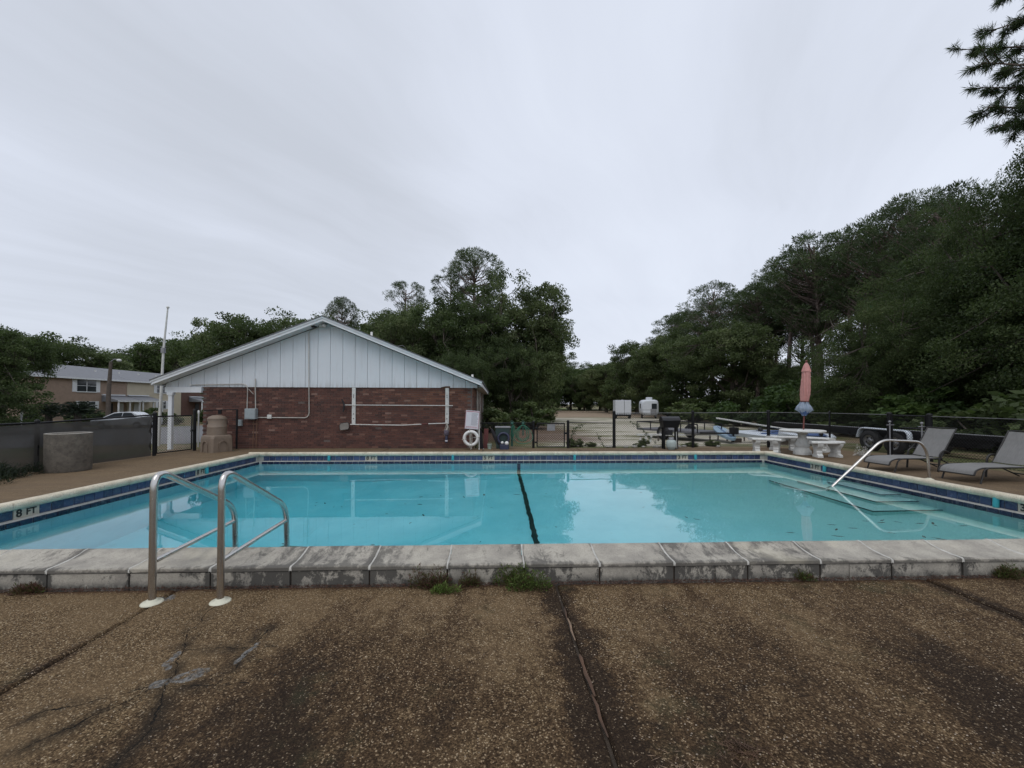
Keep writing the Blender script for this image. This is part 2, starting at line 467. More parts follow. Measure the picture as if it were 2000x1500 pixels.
def mat_brick():
    k = newmat('red_brick')
    P = k.pos(); x, y, z = k.sep(P)
    row = k.math('FLOOR', k.math('DIVIDE', k.math('SUBTRACT', z, G), .0677))
    u = k.math('ADD', k.math('DIVIDE', k.math('ADD', x, 9.25), .2032), k.math('MULTIPLY', k.math('MODULO', row, 2.), .5))
    cell = k.comb(k.math('FLOOR', u), row, 0.)
    wn = k.node('ShaderNodeTexWhiteNoise', noise_dimensions='3D'); k.put(wn.inputs[0], cell)
    r = wn.outputs['Value']
    c = k.ramp(r, [(0, (.062, .031, .026)), (.2, (.085, .038, .030)), (.5, (.105, .046, .035)), (.85, (.128, .056, .041)), (.96, (.17, .085, .062)), (1, (.24, .15, .12))])
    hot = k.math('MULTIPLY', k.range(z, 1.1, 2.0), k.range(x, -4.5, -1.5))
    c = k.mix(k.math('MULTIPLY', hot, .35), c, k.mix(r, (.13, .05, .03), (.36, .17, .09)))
    n = k.noise(P, 3.0, 5, .7)
    c = k.mix(k.math('MULTIPLY', k.range(n, .5, .68), .4), c, (.05, .031, .027))
    c = k.mix(k.math('MULTIPLY', k.range(k.noise(P, 40, 3, .7), .5, .8), .3), c, (.30, .2, .16))
    k.base(c); k.put(k.bs.inputs['Roughness'], .88)
    k.put(k.bs.inputs['Normal'], k.bump(k.noise(P, 110, 4, .7), .5, .004))
    return k.m

def mat_leaf(name, c1, c2, c3, trans=.28):
    k = newmat(name)
    t = k.attr('tone')
    oi = k.node('ShaderNodeObjectInfo').outputs['Random']
    tt = k.math('ADD', t, k.math('MULTIPLY', k.math('SUBTRACT', oi, .5), .28))
    c = k.ramp(tt, [(0., c1), (.5, c2), (1., c3)])
    k.base(c); k.put(k.bs.inputs['Roughness'], .55); k.put(k.bs.inputs['Specular IOR Level'], .25)
    tr = k.node('ShaderNodeBsdfTranslucent'); k.put(tr.inputs[0], k.mix(.5, c, (.10, .17, .03)))
    mx = k.node('ShaderNodeMixShader'); mx.inputs[0].default_value = trans
    k.l.new(k.bs.outputs[0], mx.inputs[1]); k.l.new(tr.outputs[0], mx.inputs[2]); k.l.new(mx.outputs[0], k.out.inputs[0])
    return k.m

def mat_bark(name, c=(.10, .075, .055)):
    k = newmat(name); O = k.obj()
    n = k.noise(k.vmath('MULTIPLY', O, (6, 6, 1.2)), 2., 6, .7)
    k.base(k.mix(k.range(n, .35, .65), lerp3(c, .45), lerp3(c, 1.5)))
    k.put(k.bs.inputs['Roughness'], .9)
    k.put(k.bs.inputs['Normal'], k.bump(n, .8, .04))
    return k.m

def mat_steel():
    k = newmat('stainless_steel'); O = k.obj()
    n = k.noise(k.vmath('MULTIPLY', O, (14, 14, 3)), 2.2, 5, .7)
    k.base(k.mix(k.range(n, .5, .85), (.58, .56, .53), (.47, .42, .37)))
    k.put(k.bs.inputs['Metallic'], .95)
    k.put(k.bs.inputs['Roughness'], k.range(n, .3, .75, .22, .28))
    return k.m

def mat_basin():
    k = newmat('pool_plaster'); P = k.pos(); x, y, z = k.sep(P)
    n = k.noise(P, 1.3, 5, .6)
    c = k.mix(k.range(n, .35, .7), (.48, .80, .85), (.59, .88, .92))
    sh = k.range(x, 1.5, 5.5)
    c = k.mix(k.math('MULTIPLY', sh, .55), c, (.50, .66, .56))
    c = k.mix(k.math('MULTIPLY', k.range(k.noise(P, 5, 6, .7), .55, .75), .22), c, (.25, .4, .33))
    k.base(c); k.put(k.bs.inputs['Roughness'], .9)
    return k.m

def mat_water():
    k = newmat('pool_water'); P = k.pos()
    k.n.remove(k.bs)
    g = k.node('ShaderNodeBsdfGlass'); g.inputs['IOR'].default_value = 1.333; g.inputs['Roughness'].default_value = 0.
    g.inputs['Color'].default_value = (1, 1, 1, 1)
    w = k.noise(k.vmath('MULTIPLY', P, (1., 1.6, 1)), 1.1, 3, .5)
    k.put(g.inputs['Normal'], k.bump(w, .05, .012))
    k.l.new(g.outputs[0], k.out.inputs[0])
    va = k.node('ShaderNodeVolumeAbsorption'); va.inputs['Color'].default_value = (.27, .88, .93, 1); va.inputs['Density'].default_value = .34
    k.l.new(va.outputs[0], k.out.inputs[1])
    return k.m

def mat_ground():
    k = newmat('ground_soil_and_grass'); P = k.pos(); x, y, z = k.sep(P)
    n = k.noise(P, .35, 6, .6); f = k.noise(P, 6, 6, .75)
    grass = k.mix(f, (.045, .062, .022), (.16, .17, .07))
    dry = k.mix(f, (.14, .095, .055), (.30, .235, .16))
    col = k.mix(k.range(n, .42, .6), grass, dry)
    # crushed-shell parking field with grass growing in strips
    wob = k.math('MULTIPLY', k.math('SUBTRACT', k.noise(P, .22, 4, .6), .5), 7.)
    inx = k.math('MULTIPLY', k.range(k.math('ADD', x, k.math('MULTIPLY', wob, .5)), .5, 2.5), k.range(k.math('ADD', k.math('SUBTRACT', x, k.math('MULTIPLY', y, .28)), wob), 9.5, 7.0))
    iny = k.math('MULTIPLY', k.range(y, 13.8, 14.4), k.range(k.math('ADD', y, wob), 48, 40))
    m = k.math('MULTIPLY', inx, iny)
    shell = k.mix(k.noise(P, 22, 5, .75), (.36, .32, .25), (.74, .68, .57))
    shell = k.mix(k.range(k.voro(P, 9.).outputs['Distance'], .1, .5), shell, (.50, .46, .38))
    strips = k.range(k.noise(k.vmath('MULTIPLY', P, (.30, 1.0, 1)), .62, 6, .68), .47, .56)
    shell = k.mix(k.math('MULTIPLY', strips, .85), shell, k.mix(f, (.07, .085, .03), (.19, .18, .08)))
    col = k.mix(m, col, shell)
    # brown pine straw drift under the oaks
    ps = k.math('MULTIPLY', k.range(k.math('ADD', x, k.math('MULTIPLY', wob, .4)), 5.5, 2.8), k.math('MULTIPLY', k.range(x, -3., -1.), k.math('MULTIPLY', k.range(y, 14.5, 17), k.range(k.math('ADD', y, wob), 42, 34))))
    col = k.mix(k.math('MULTIPLY', ps, .85), col, k.mix(f, (.07, .04, .028), (.19, .12, .085)))
    # far sandy rise with grass at its top
    fr = k.math('MULTIPLY', k.range(y, 42, 48), k.range(x, 28, 20))
    fr = k.math('MULTIPLY', fr, k.range(x, 0, 4))
    sand = k.mix(k.noise(k.vmath('MULTIPLY', P, (.4, 1, 1)), .6, 6, .7), (.17, .11, .075), (.40, .33, .24))
    sand = k.mix(k.range(y, 85, 95), sand, (.13, .16, .05))
    col = k.mix(fr, col, sand)
    k.base(col); k.put(k.bs.inputs['Roughness'], .95); k.put(k.bs.inputs['Specular IOR Level'], .15)
    k.put(k.bs.inputs['Normal'], k.bump(f, .6, .05))
    return k.m

def mat_glass_dark():
    k = newmat('window_glass')
    k.base((.03, .035, .04)); k.put(k.bs.inputs['Roughness'], .08); k.put(k.bs.inputs['Specular IOR Level'], .6)
    return k.m

def mat_mesh_fabric():
    k = newmat('windscreen_fabric'); P = k.pos(); x, y, z = k.sep(P)
    n = k.noise(P, 2.2, 5, .6)
    k.base(k.mix(n, (.038, .037, .034), (.075, .071, .063)))
    k.put(k.bs.inputs['Roughness'], .8)
    tr = k.node('ShaderNodeBsdfTransparent'); mx = k.node('ShaderNodeMixShader')
    k.put(mx.inputs[0], k.range(n, .3, .7, .14, .06))
    k.l.new(k.bs.outputs[0], mx.inputs[1]); k.l.new(tr.outputs[0], mx.inputs[2]); k.l.new(mx.outputs[0], k.out.inputs[0])
    return k.m

def mat_sling():
    k = newmat('sling_fabric'); O = k.obj()
    w1 = k.node('ShaderNodeTexWave', wave_type='BANDS', bands_direction='Y'); k.put(w1.inputs[0], O); w1.inputs['Scale'].default_value = 40
    n = k.noise(k.vmath('MULTIPLY', O, (4, 60, 4)), 2., 4, .6)
    c = k.mix(n, (.12, .117, .113), (.265, .26, .25))
    c = k.mix(k.math('MULTIPLY', k.range(k.noise(O, 3, 5, .7), .45, .7), .35), c, (.12, .12, .11))
    k.base(c); k.put(k.bs.inputs['Roughness'], .75)
    k.put(k.bs.inputs['Normal'], k.bump(w1.outputs[1], .1, .003))
    return k.m

def mat_siding():
    k = newmat('painted_siding'); P = k.pos(); x, y, z = k.sep(P)
    n = k.noise(P, 1.3, 4, .6); st = k.noise(k.vmath('MULTIPLY', P, (9, 1, .7)), 1.6, 6, .7)
    pl = k.node('ShaderNodeTexWhiteNoise', noise_dimensions='1D'); k.put(pl.inputs['W'], k.math('FLOOR', k.math('DIVIDE', k.math('ADD', x, 10.37), .391)))
    c = k.mix(n, (.60, .635, .67), (.70, .735, .77))
    c = k.mix(k.math('MULTIPLY', pl.outputs['Value'], .10), c, (.50, .53, .56))
    c = k.mix(k.math('MULTIPLY', k.range(st, .5, .75), .22), c, (.36, .36, .33))
    low = k.math('MULTIPLY', k.range(z, 2.30, 2.06), k.range(st, .38, .6))
    c = k.mix(k.math('MULTIPLY', low, .28), c, (.28, .27, .23))
    k.base(c); k.put(k.bs.inputs['Roughness'], .6)
    k.put(k.bs.inputs['Normal'], k.bump(k.noise(k.vmath('MULTIPLY', P, (1, 1, .3)), 2.2, 3, .5), .25, .02))
    return k.m

M = dict(
    deck=mat_deck(), coping=mat_coping('coping_stone_grey'), curb=mat_coping('curb_concrete', face=True),
    cope_far=mat_coping('coping_stone_cream', cream=True),
    tile=mat_tile('cobalt_tile', (.045, .062, .130)), tile2=mat_tile('navy_tile', (.014, .018, .045)),
    brick=mat_brick(), steel=mat_steel(), basin=mat_basin(), water=mat_water(), ground=mat_ground(),
    glass=mat_glass_dark(), screen=mat_mesh_fabric(), sling=mat_sling(),
    mortar=simple('white_mortar', (.50, .485, .44), .85, var=.18, scale=20, bump=.3, dirt=.25, coord='pos'),
    bed=simple('dirt_in_joints', (.05, .037, .026), .95, var=.4, scale=14, bump=.6, coord='pos'),
    wallmortar=simple('grey_brown_mortar', (.13, .10, .088), .9, var=.25, scale=12, bump=.3, coord='pos'),
    marker=simple('marker_tile_cream', (.46, .43, .36), .5, var=.12, scale=14, dirt=.25, coord='pos'),
    ink=simple('black_ink', (.012, .012, .012), .5, var=.2),
    ledge=simple('ledge_plaster', (.50, .49, .45), .8, var=.15, scale=8, dirt=.3, coord='pos'),
    aqua=simple('aqua_plastic', (.06, .40, .46), .45, var=.12, scale=9, dirt=.12),
    laneblack=simple('black_lane_tile', (.012, .014, .012), .6, var=.3, scale=22, coord='pos', dirt=.2),
    nosing=simple('dark_step_nosing', (.02, .035, .03), .6, var=.2),
    white=simple('white_painted_wood', (.72, .74, .76), .6, var=.05, scale=3, bump=.12, bscale=40, dirt=.08),
    siding=mat_siding(),
    whiteold=simple('weathered_white_paint', (.60, .60, .57), .7, var=.12, scale=8, dirt=.3),
    roof=simple('grey_shingle', (.16, .165, .175), .9, var=.2, scale=9, bump=.5, bscale=30),
    galv=simple('galvanised_conduit', (.48, .46, .42), .5, .2, var=.15, scale=8, dirt=.2),
    ebox=simple('grey_metal_box', (.30, .34, .35), .5, .1, var=.1, scale=8, dirt=.12),
    black=simple('black_coated_steel', (.009, .009, .010), .5, .0, var=.3, scale=12, spec=.25),
    blackiron=simple('black_enamel', (.014, .014, .016), .38, .1, var=.3, scale=9, dirt=.1),
    frame=simple('dark_bronze_frame', (.022, .020, .018), .4, .2, var=.2),
    concrete=simple('rough_concrete', (.125, .11, .09), .92, var=.3, scale=7, bump=.9, bscale=45, dirt=.5),
    concwhite=simple('white_painted_concrete', (.60, .60, .57), .75, var=.12, scale=5, bump=.35, bscale=40, dirt=.32),
    tan=simple('taupe_plastic', (.20, .152, .112), .6, var=.1, scale=6, bump=.1, bscale=80, dirt=.1),
    tandark=simple('dark_opening', (.02, .016, .013), .8),
    ringw=simple('white_vinyl', (.70, .70, .68), .5, var=.06, scale=9, dirt=.12),
    rope=simple('grey_rope', (.35, .33, .29), .8, var=.25, scale=30),
    signw=simple('white_sign_board', (.62, .62, .66), .5, var=.04, scale=6, dirt=.05),
    signt=simple('grey_print', (.20, .19, .22), .6), signr=simple('faded_red_print', (.42, .16, .19), .6),
    pinkc=simple('faded_pink_canvas', (.56, .27, .245), .85, var=.12, scale=5, bump=.3, bscale=12, dirt=.1),
    bluec=simple('pale_blue_canvas', (.27, .32, .40), .85, var=.2, scale=5, bump=.3, bscale=12, dirt=.15),
    redpole=simple('rust_red_pole', (.15, .045, .035), .5, var=.2),
    green=simple('green_plastic', (.015, .075, .055), .45, var=.2), dkgreen=simple('dark_green_bin', (.016, .035, .032), .6, var=.25),
    hose=simple('green_hose', (.03, .16, .10), .45, var=.2), rubber=simple('tyre_rubber', (.02, .02, .02), .85, var=.2),
    maroon=simple('maroon_board', (.12, .035, .032), .7, var=.2), blackcloth=simple('black_cloth', (.016, .015, .018), .9, var=.3),
    bluegrey=simple('navy_plastic', (.03, .035, .07), .5, var=.3), palegreen=simple('pale_green_bucket', (.30, .38, .33), .6, var=.1),
    tank=simple('propane_tank_paint', (.36, .42, .40), .5, var=.1, dirt=.15), rim=simple('steel_wheel', (.34, .34, .34), .35, .7, var=.2, dirt=.2),
    trailerw=simple('white_panel', (.60, .62, .66), .5, var=.04, dirt=.05), camperw=simple('camper_fibreglass', (.64, .67, .71), .4, var=.05, dirt=.05),
    greypl=simple('grey_plank', (.14, .14, .15), .85, var=.25, scale=10), hull=simple('white_hull', (.60, .65, .70), .35, var=.06, dirt=.08),
    paleblue=simple('pale_blue_board', (.28, .40, .50), .5, var=.15), bluetrim=simple('blue_trim', (.05, .10, .24), .5),
    palestraw=simple('bleached_splinter', (.22, .15, .10), .9, var=.4, scale=20),
    straw=simple('rusted_wood', (.09, .05, .03), .9, var=.4), asphalt=simple('old_asphalt', (.15, .15, .155), .95, var=.18, scale=3, bump=.4, coord='pos'),
    housebrick=simple('tan_brick', (.32, .235, .18), .9, var=.14, scale=2, bump=.3), beige=simple('beige_render', (.52, .46, .35), .85, var=.06, scale=1),
    housebrown=simple('brown_brick', (.12, .065, .05), .9, var=.2, scale=2), houseroof=simple('pale_grey_shingle', (.19, .195, .21), .9, var=.1, scale=2, bump=.3),
    car=simple('white_car_paint', (.62, .65, .68), .25, var=.03), carglass=mat_glass_dark(),
    bark=mat_bark('oak_bark', (.085, .07, .055)), pinebark=mat_bark('pine_bark', (.16, .12, .105)),
    oak=mat_leaf('oak_leaves', (.030, .043, .017), (.078, .108, .042), (.16, .195, .08), .36),
    pine=mat_leaf('pine_needles', (.028, .042, .021), (.068, .096, .043), (.135, .170, .075), .28),
    bush=mat_leaf('bush_leaves', (.018, .034, .012), (.048, .085, .026), (.12, .18, .05)),
    bush2=mat_leaf('light_oak_leaves', (.042, .056, .024), (.105, .135, .058), (.20, .23, .105), .36),
    lightweed=mat_leaf('field_weed_leaves', (.06, .075, .03), (.12, .15, .055), (.24, .27, .11), .35),
    weed=mat_leaf('weed_leaves', (.10, .045, .035), (.06, .085, .022), (.15, .22, .05)),
    darkleaf=mat_leaf('dark_fronds', (.008, .014, .009), (.018, .028, .016), (.035, .05, .025), .12),
    deadleaf=simple('wet_dead_leaf', (.035, .035, .022), .8, var=.4), chainm=simple('black_vinyl_wire', (.015, .015, .016), .5, var=.2),
    chaing=simple('galvanised_wire', (.16, .16, .16), .5, .3, var=.2), lampw=simple('white_lamp_housing', (.6, .6, .58), .5), wood=simple('weathered_pole', (.10, .08, .065), .9, var=.3),
    plate=simple('grey_steel_plate', (.25, .25, .26), .6, .2, var=.2, dirt=.2), escut=simple('cream_plastic', (.62, .60, .47), .5, var=.06, dirt=.08),
    flowers=simple('white_flowers', (.55, .53, .50), .8, var=.2), stone=simple('pale_stone', (.48, .46, .42), .9, var=.2, scale=8, bump=.4),
)

# ------------------------------------------------------------------ ground and deck
rnd = random.Random(7)
XL, XR, YN, YF = -6.03, 7.17, 3.66, 10.90          # inner pool walls
DX0, DX1, DY0, DY1 = -10.05, 10.9, -3.0, 13.46         # extent of the concrete deck

def ground_z(x, y=0):
    t = min(1, max(0, (-10.5 - x) / 24)); t = t * t * (3 - 2 * t)
    return .10 - .80 * t

def grid_sheet(name, xs, ys, zf, mat, skip=None):
    vs = [(x, y, zf(x, y)) for y in ys for x in xs]; n = len(xs); fs = []
    for j in range(len(ys) - 1):
        for i in range(n - 1):
            if skip and skip((xs[i] + xs[i + 1]) / 2, (ys[j] + ys[j + 1]) / 2): continue
            fs.append((j * n + i, j * n + i + 1, (j + 1) * n + i + 1, (j + 1) * n + i))
    b = MB(); b.add(vs, fs, True)
    return b.build(name, mat, fix=False)
xs = [-1500, -600, -200, -100] + [-60 + 2 * i for i in range(25)] + [DX0, -5, 0, 5, DX1, 14, 20, 30, 60, 200, 600, 1500]
xs = sorted(set(xs))
ys = [-600, -100, -20, DY0, 3, 9, DY1, 16, 20, 26, 34, 44, 60, 90, 140, 300, 800, 1800]
g = grid_sheet('ground', xs, ys, ground_z, M['ground'], lambda x, y: DX0 < x < DX1 and DY0 < y < DY1)
T(g, kind='structure')
rd = grid_sheet('road', [-46 + 1.95 * i for i in range(19)], [15.2, 17, 22, 28, 34, 40], lambda x, y: ground_z(x) + .012, M['asphalt'])
T(rd, kind='structure')

# bed of dirt that shows in the slab joints, as a ring round the pool
b = MB(); pz = .092
ox0, ox1, oy0, oy1 = XL - .3, XR + .3, YN - .30, YF + .3
for (x0, y0, x1, y1) in [(DX0, DY0, DX1, oy0), (DX0, oy1, DX1, DY1), (DX0, oy0, ox0, oy1), (ox1, oy0, DX1, oy1)]:
    b.add([(x0, y0, pz), (x1, y0, pz), (x1, y1, pz), (x0, y1, pz)], [(0, 1, 2, 3)])
deck = T(b.build('deck', M['bed'], fix=False), kind='structure')

def slab(x0, y0, x1, y1, e=0.):
    b = MB(); gap = .011
    nx, ny = 1, 1
    b.bbox((x0 + gap, y0 + gap, .03), (x1 - gap, y1 - gap, G + e), .012)
    o = b.build('deck_slab', M['deck'], deck)
    return o
XJ = [DX0, -5.43, -2.43, .48, 3.51, 6.5, DX1]
for i in range(len(XJ) - 1):
    slab(XJ[i], DY0, XJ[i + 1], 3.32, rnd.uniform(-.004, .004))
YJ = [3.32, 6.3, 9.0, 11.24]
for i in range(3):
    slab(DX0, YJ[i], XL - .335, YJ[i + 1], rnd.uniform(-.004, .003))
    slab(XR + .335, YJ[i], DX1, YJ[i + 1], rnd.uniform(-.004, .003))
XK = [DX0, -6.4, -3.4, -.4, 2.6, 5.6, 8.2, DX1]
for i in range(len(XK) - 1):
    slab(XK[i], 11.24, XK[i + 1], DY1, rnd.uniform(-.004, .003))
# rotten wooden filler strips in the middle joint
yy = 3.2
while yy > .6:
    L = rnd.uniform(.10, .34)
    if rnd.random() < .78:
        b = MB(); w = rnd.uniform(.005, .012); z = G + rnd.uniform(-.004, .008)
        pts = [(.48 + rnd.uniform(-.006, .006), yy - L * t, z + rnd.uniform(-.002, .002)) for t in (0, .3, .6, 1)]
        b.tube(pts, [w * .5, w, w * .9, w * .4], 5, flat=.6)
        b.build('joint_filler_strip', M['straw'] if rnd.random() < .6 else M['palestraw'], deck)
    yy -= L * .9

# ------------------------------------------------------------------ swimming pool
pool = thing('swimming_pool', ((XL + XR) / 2, (YN + YF) / 2, 0), 'turquoise rectangular swimming pool with raised stone coping and blue tile bands', 'swimming pool')
PI_ = Matrix.Translation((-(XL + XR) / 2, -(YN + YF) / 2, 0))
def intopool(o):
    o.parent = pool; o.matrix_parent_inverse = PI_; return o
def fl(x):
    if x < -3.2: return -2.45
    if x < .6: return -2.45 + (x + 3.2) / 3.8 * .95
    return -1.5 + (x - .6) / (XR - .6) * .6
b = MB()
xx = [XL, -3.2, .6, XR]
for i in range(3):
    b.add([(xx[i], YN, fl(xx[i])), (xx[i + 1], YN, fl(xx[i + 1])), (xx[i + 1], YF, fl(xx[i + 1])), (xx[i], YF, fl(xx[i]))], [(0, 1, 2, 3)])
    for y in (YN, YF):
        b.add([(xx[i], y, fl(xx[i])), (xx[i + 1], y, fl(xx[i + 1])), (xx[i + 1], y, -.085), (xx[i], y, -.085)], [(0, 1, 2, 3)])
for x in (XL, XR):
    b.add([(x, YN, fl(x)), (x, YF, fl(x)), (x, YF, -.085), (x, YN, -.085)], [(0, 1, 2, 3)])
intopool(b.build('pool_shell', M['basin'], fix=False))
# black lane line across the floor and up the far wall (2 mm proud)
b = MB(); lx, hw = .60, .043
pts = [(YN + .002, -.5), (YN + .004, fl(lx) + .006), (YF - .004, fl(lx) + .006), (YF - .004, -.10)]
vs = []; nn = 90
for i in range(nn + 1):
    y = YN + .004 + (YF - YN - .008) * i / nn; e1, e2 = rnd.uniform(-.012, .012), rnd.uniform(-.012, .012); cxx = lx + .003 * math.sin(i * .33)
    vs += [(cxx - hw + e1, y, fl(lx) + .012), (cxx + hw + e2, y, fl(lx) + .012)]
b.add(vs, [(2 * i, 2 * i + 1, 2 * i + 3, 2 * i + 2) for i in range(nn)])
b.add([(lx - hw, YF - .004, fl(lx) + .006), (lx + hw, YF - .004, fl(lx) + .006), (lx + hw, YF - .004, -.10), (lx - hw, YF - .004, -.10)], [(0, 1, 2, 3)])
intopool(b.build('lane_line', M['laneblack'], fix=False))
# underwater steps at the right-hand wall
for (x0, y0, y1, zt) in [(6.0, 6.42, 8.95, -.72), (6.4, 6.80, 8.62, -.48), (6.8, 7.12, 8.30, -.25)]:
    b = MB(); b.box((x0, y0, -1.2), (XR - .002, y1, zt))
    st = intopool(b.build('pool_step', M['basin']))
    b = MB(); e = .004
    b.box((x0 - e, y0 - e, zt - .045), (x0 + .022, y1 + e, zt + e))
    b.box((x0 + .022, y0 - e, zt - .045), (XR - .01, y0 + .022, zt + e))
    b.build('step_nosing', M['nosing'], st)
# wall band, ledge and tiles: local frame u along the wall, v outward, one transform per side
SIDES = {'far': (Matrix.Translation((XL, YF, 0)), XR - XL), 'left': (Matrix.Translation((XL, YN, 0)) @ Matrix.Rotation(R(90), 4, 'Z'), YF - YN),
         'right': (Matrix.Translation((XR, YF, 0)) @ Matrix.Rotation(R(-90), 4, 'Z'), YF - YN), 'near': (Matrix.Translation((XR, YN, 0)) @ Matrix.Rotation(R(180), 4, 'Z'), XR - XL)}
LD = .085        # ledge depth: the upper tile band stands this far behind the water-line band
tb = MB(); tb.bbox((-.0715, -.064, 0), (.0715, .064, .012), .003, Matrix.Rotation(R(90), 4, 'X'))
tproto = tb.build('wall_tile', M['tile']).data; bpy.data.objects.remove(bpy.data.objects['wall_tile'])
tb = MB(); tb.bbox((-.0715, -.060, 0), (.0715, .060, .012), .003, Matrix.Rotation(R(90), 4, 'X'))
tproto2 = tb.build('waterline_tile', M['tile2']).data; bpy.data.objects.remove(bpy.data.objects['waterline_tile'])
markers = {'far': [(-3.316 - XL, '8', 'FT'), (-.154 - XL, '5', 'FT'), (5.035 - XL, '3', 'FT')],
           'left': [(5.61 - YN, '8', 'FT'), (8.81 - YN, '8', 'FT')], 'right': [(YF - 9.13, '3', 'FT'), (YF - 5.41, '3', 'FT')], 'near': []}
fits = {'far': [-4.311 - XL, -1.125 - XL, 2.081 - XL, 5.332 - XL], 'left': [5.22 - YN, 9.02 - YN], 'right': [YF - 8.90, YF - 5.76], 'near': []}
for sname, (MX, L) in SIDES.items():
    near = sname == 'near'
    ext = LD if sname in ('far', 'near') else 0
    # body of the wall: vertical grout faces plus the ledge between the bands
    b = MB()
    def quad(u0, u1, v0, z0, v1, z1):
        b.add([tuple(MX @ Vector(p)) for p in [(u0, v0, z0), (u1, v0, z0), (u1, v1, z1), (u0, v1, z1)]], [(0, 1, 2, 3)])
    quad(0, L, .002, -.2, .002, .058)
    quad(-LD, L + LD, .002, .058, LD, .066)
    quad(-LD, L + LD, LD, .066, LD, .21)
    intopool(b.build('ledge', M['ledge'], fix=False))
    n = int(L / .1524)
    off = (L - n * .1524) / 2 + .0762
    if near: continue
    used = []
    for (u, a, c) in markers[sname]:
        i = round((u - off) / .1524 - .5); used += [i, i + 1]
        uc = off + (i + .5) * .1524
        mk = MB(); mk.bbox((-.150, -.066, 0), (.150, .066, .014), .003, Matrix.Rotation(R(90), 4, 'X'))
        o = mk.build('depth_marker', M['marker'])
        intopool(o); pass
        o.matrix_basis = MX @ Matrix.Translation((uc, LD, .13))
        for body, xo, sz in ((a, -.09, .135), (c, .050, .115)):
            tm = text_mesh('depth_lettering', body, sz, M['ink'], o, Matrix.Translation((xo, -.0150, -.002)) @ Matrix.Rotation(R(90), 4, 'X'), sx=1.0, ext=.0012)
    for i in range(n):
        u = off + i * .1524
        for me, nm, vv, zz in ((tproto, 'wall_tile', LD, .132), (tproto2, 'waterline_tile', 0, -.006)):
            if nm == 'wall_tile' and i in used: continue
            if nm == 'wall_tile' and (u < -.0 or u > L): continue
            o = bpy.data.objects.new(nm, me); COL.objects.link(o); intopool(o)
            o.matrix_basis = MX @ Matrix.Translation((u, vv + rnd.uniform(-.001, .001), zz)) @ Matrix.Rotation(rnd.uniform(-.006, .006), 4, 'Y')
    for u in fits[sname]:
        b = MB()
        b.lathe([(.030, 0), (.036, .004), (.036, .165), (.033, .172), (.0001, .174)], (0, 0, 0), 14)
        o = b.build('gutter_fitting', M['aqua']); intopool(o)
        o.matrix_basis = MX @ Matrix.Translation((u, LD - .035, .066)) @ Matrix.Rotation(R(-3), 4, 'X')
# coping stones
profF = [(-.0 - .02, .202), (-.032, .222), (-.036, .25), (-.025, .276), (.0, .290), (.035, .288), (.10, .274), (.18, .264), (.25, .261), (.255, .252), (.255, .10)]
profN = [(-.02, .20), (-.03, .285), (-.02, .308), (.0, .317), (.03, .314), (.08, .297), (.15, .281), (.24, .272), (.318, .270), (.326, .263), (.326, .238), (.12, .236), (.10, .20)]
def cope(MX, u0, u1, prof, mat, name='coping_stone', dz=0.):
    b = MB(); b.prism(prof, u1 - u0, 'x', smooth=False)
    # soften the profile
    for i in range(len(b.sm)):
        if len(b.f[i]) == 4: b.sm[i] = True
    o = b.build(name, mat); intopool(o)
    o.matrix_basis = MX @ Matrix.Translation((u0, 0, dz))
    m = o.data
    try: m.set_sharp_from_angle(angle=R(38))
    except Exception: pass
    return o
for sname in ('far', 'left', 'right'):
    MX, L = SIDES[sname]
    MX = MX @ Matrix.Translation((0, LD - .035, 0))
    ext = .255 + LD - .035
    u = -ext if sname == 'far' else 0.
    end = L + ext if sname == 'far' else L
    if sname == 'right': u, end = -.0, L
    while u < end - .05:
        u1 = min(u + .606, end)
        cope(MX, u + .004, u1 - .004, profF, M['cope_far'], dz=rnd.uniform(-.002, .002))
        u = u1
    b = MB(); b.prism([(a + (.004 if a < 0 else -.002), z - .004) for a, z in profF], (end + (0 if sname != 'far' else 0)) + (ext if sname == 'far' else 0), 'x')
    o = b.build('coping_mortar', M['mortar']); intopool(o); o.matrix_basis = MX @ Matrix.Translation((-ext if sname == 'far' else 0, 0, 0))
# near coping (joints measured along its front edge)
MXN = Matrix.Translation((0, YN, 0)) @ Matrix.Rotation(R(180), 4, 'Z')
x = -3.436 - .61 * 6
xs_j = []
while x < XR + .5:
    xs_j.append(x); x += .61
for i in range(len(xs_j) - 1):
    a, c = max(xs_j[i] + .012, XL - .30), min(xs_j[i + 1] - .006, XR + .30)
    if c - a < .05: continue
    cope(MXN, -c, -a, profN, M['coping'], dz=rnd.uniform(-.003, .003))
    # raised white mortar joint following the profile
    if xs_j[i] < XL - .3: continue
    b = MB()
    top = profN[1:11]
    ring = []
    jx = xs_j[i] + .003
    for (vv, zz) in top:
        w = .0075 + rnd.uniform(-.002, .004)
        ring.append((jx - w, YN - vv, zz - .004)); ring.append((jx + rnd.uniform(-.003, .003), YN - vv - (.003 if vv > .3 else 0), zz + .005)); ring.append((jx + w, YN - vv, zz - .004))
    fs = []
    for q in range(len(top) - 1):
        for e in range(2): fs.append((q * 3 + e, q * 3 + e + 1, q * 3 + 4 + e, q * 3 + 3 + e))
    b.add(ring, fs, True)
    intopool(b.build('mortar_joint', M['mortar'], fix=False))
    # curb block under it
    b = MB(); yj = rnd.uniform(-.004, .004)
    sp = [(a - .002, c + .002)]
    if i in (14, 16): mid = a + rnd.uniform(.15, .4); sp = [(a - .002, mid - .003), (mid + .003, c + .002)]
    for (p, q) in sp:
        bb = MB(); bb.box((p, YN - .318 + yj, .07), (q, YN - .06, .231 + rnd.uniform(-.002, .002)))
        o = bb.build('curb_block', M['curb']); intopool(o)
b = MB(); b.box((XL - .29, YN - .305, .08), (XR + .29, YN - .05, .238))
intopool(b.build('curb_core', M['bed']))
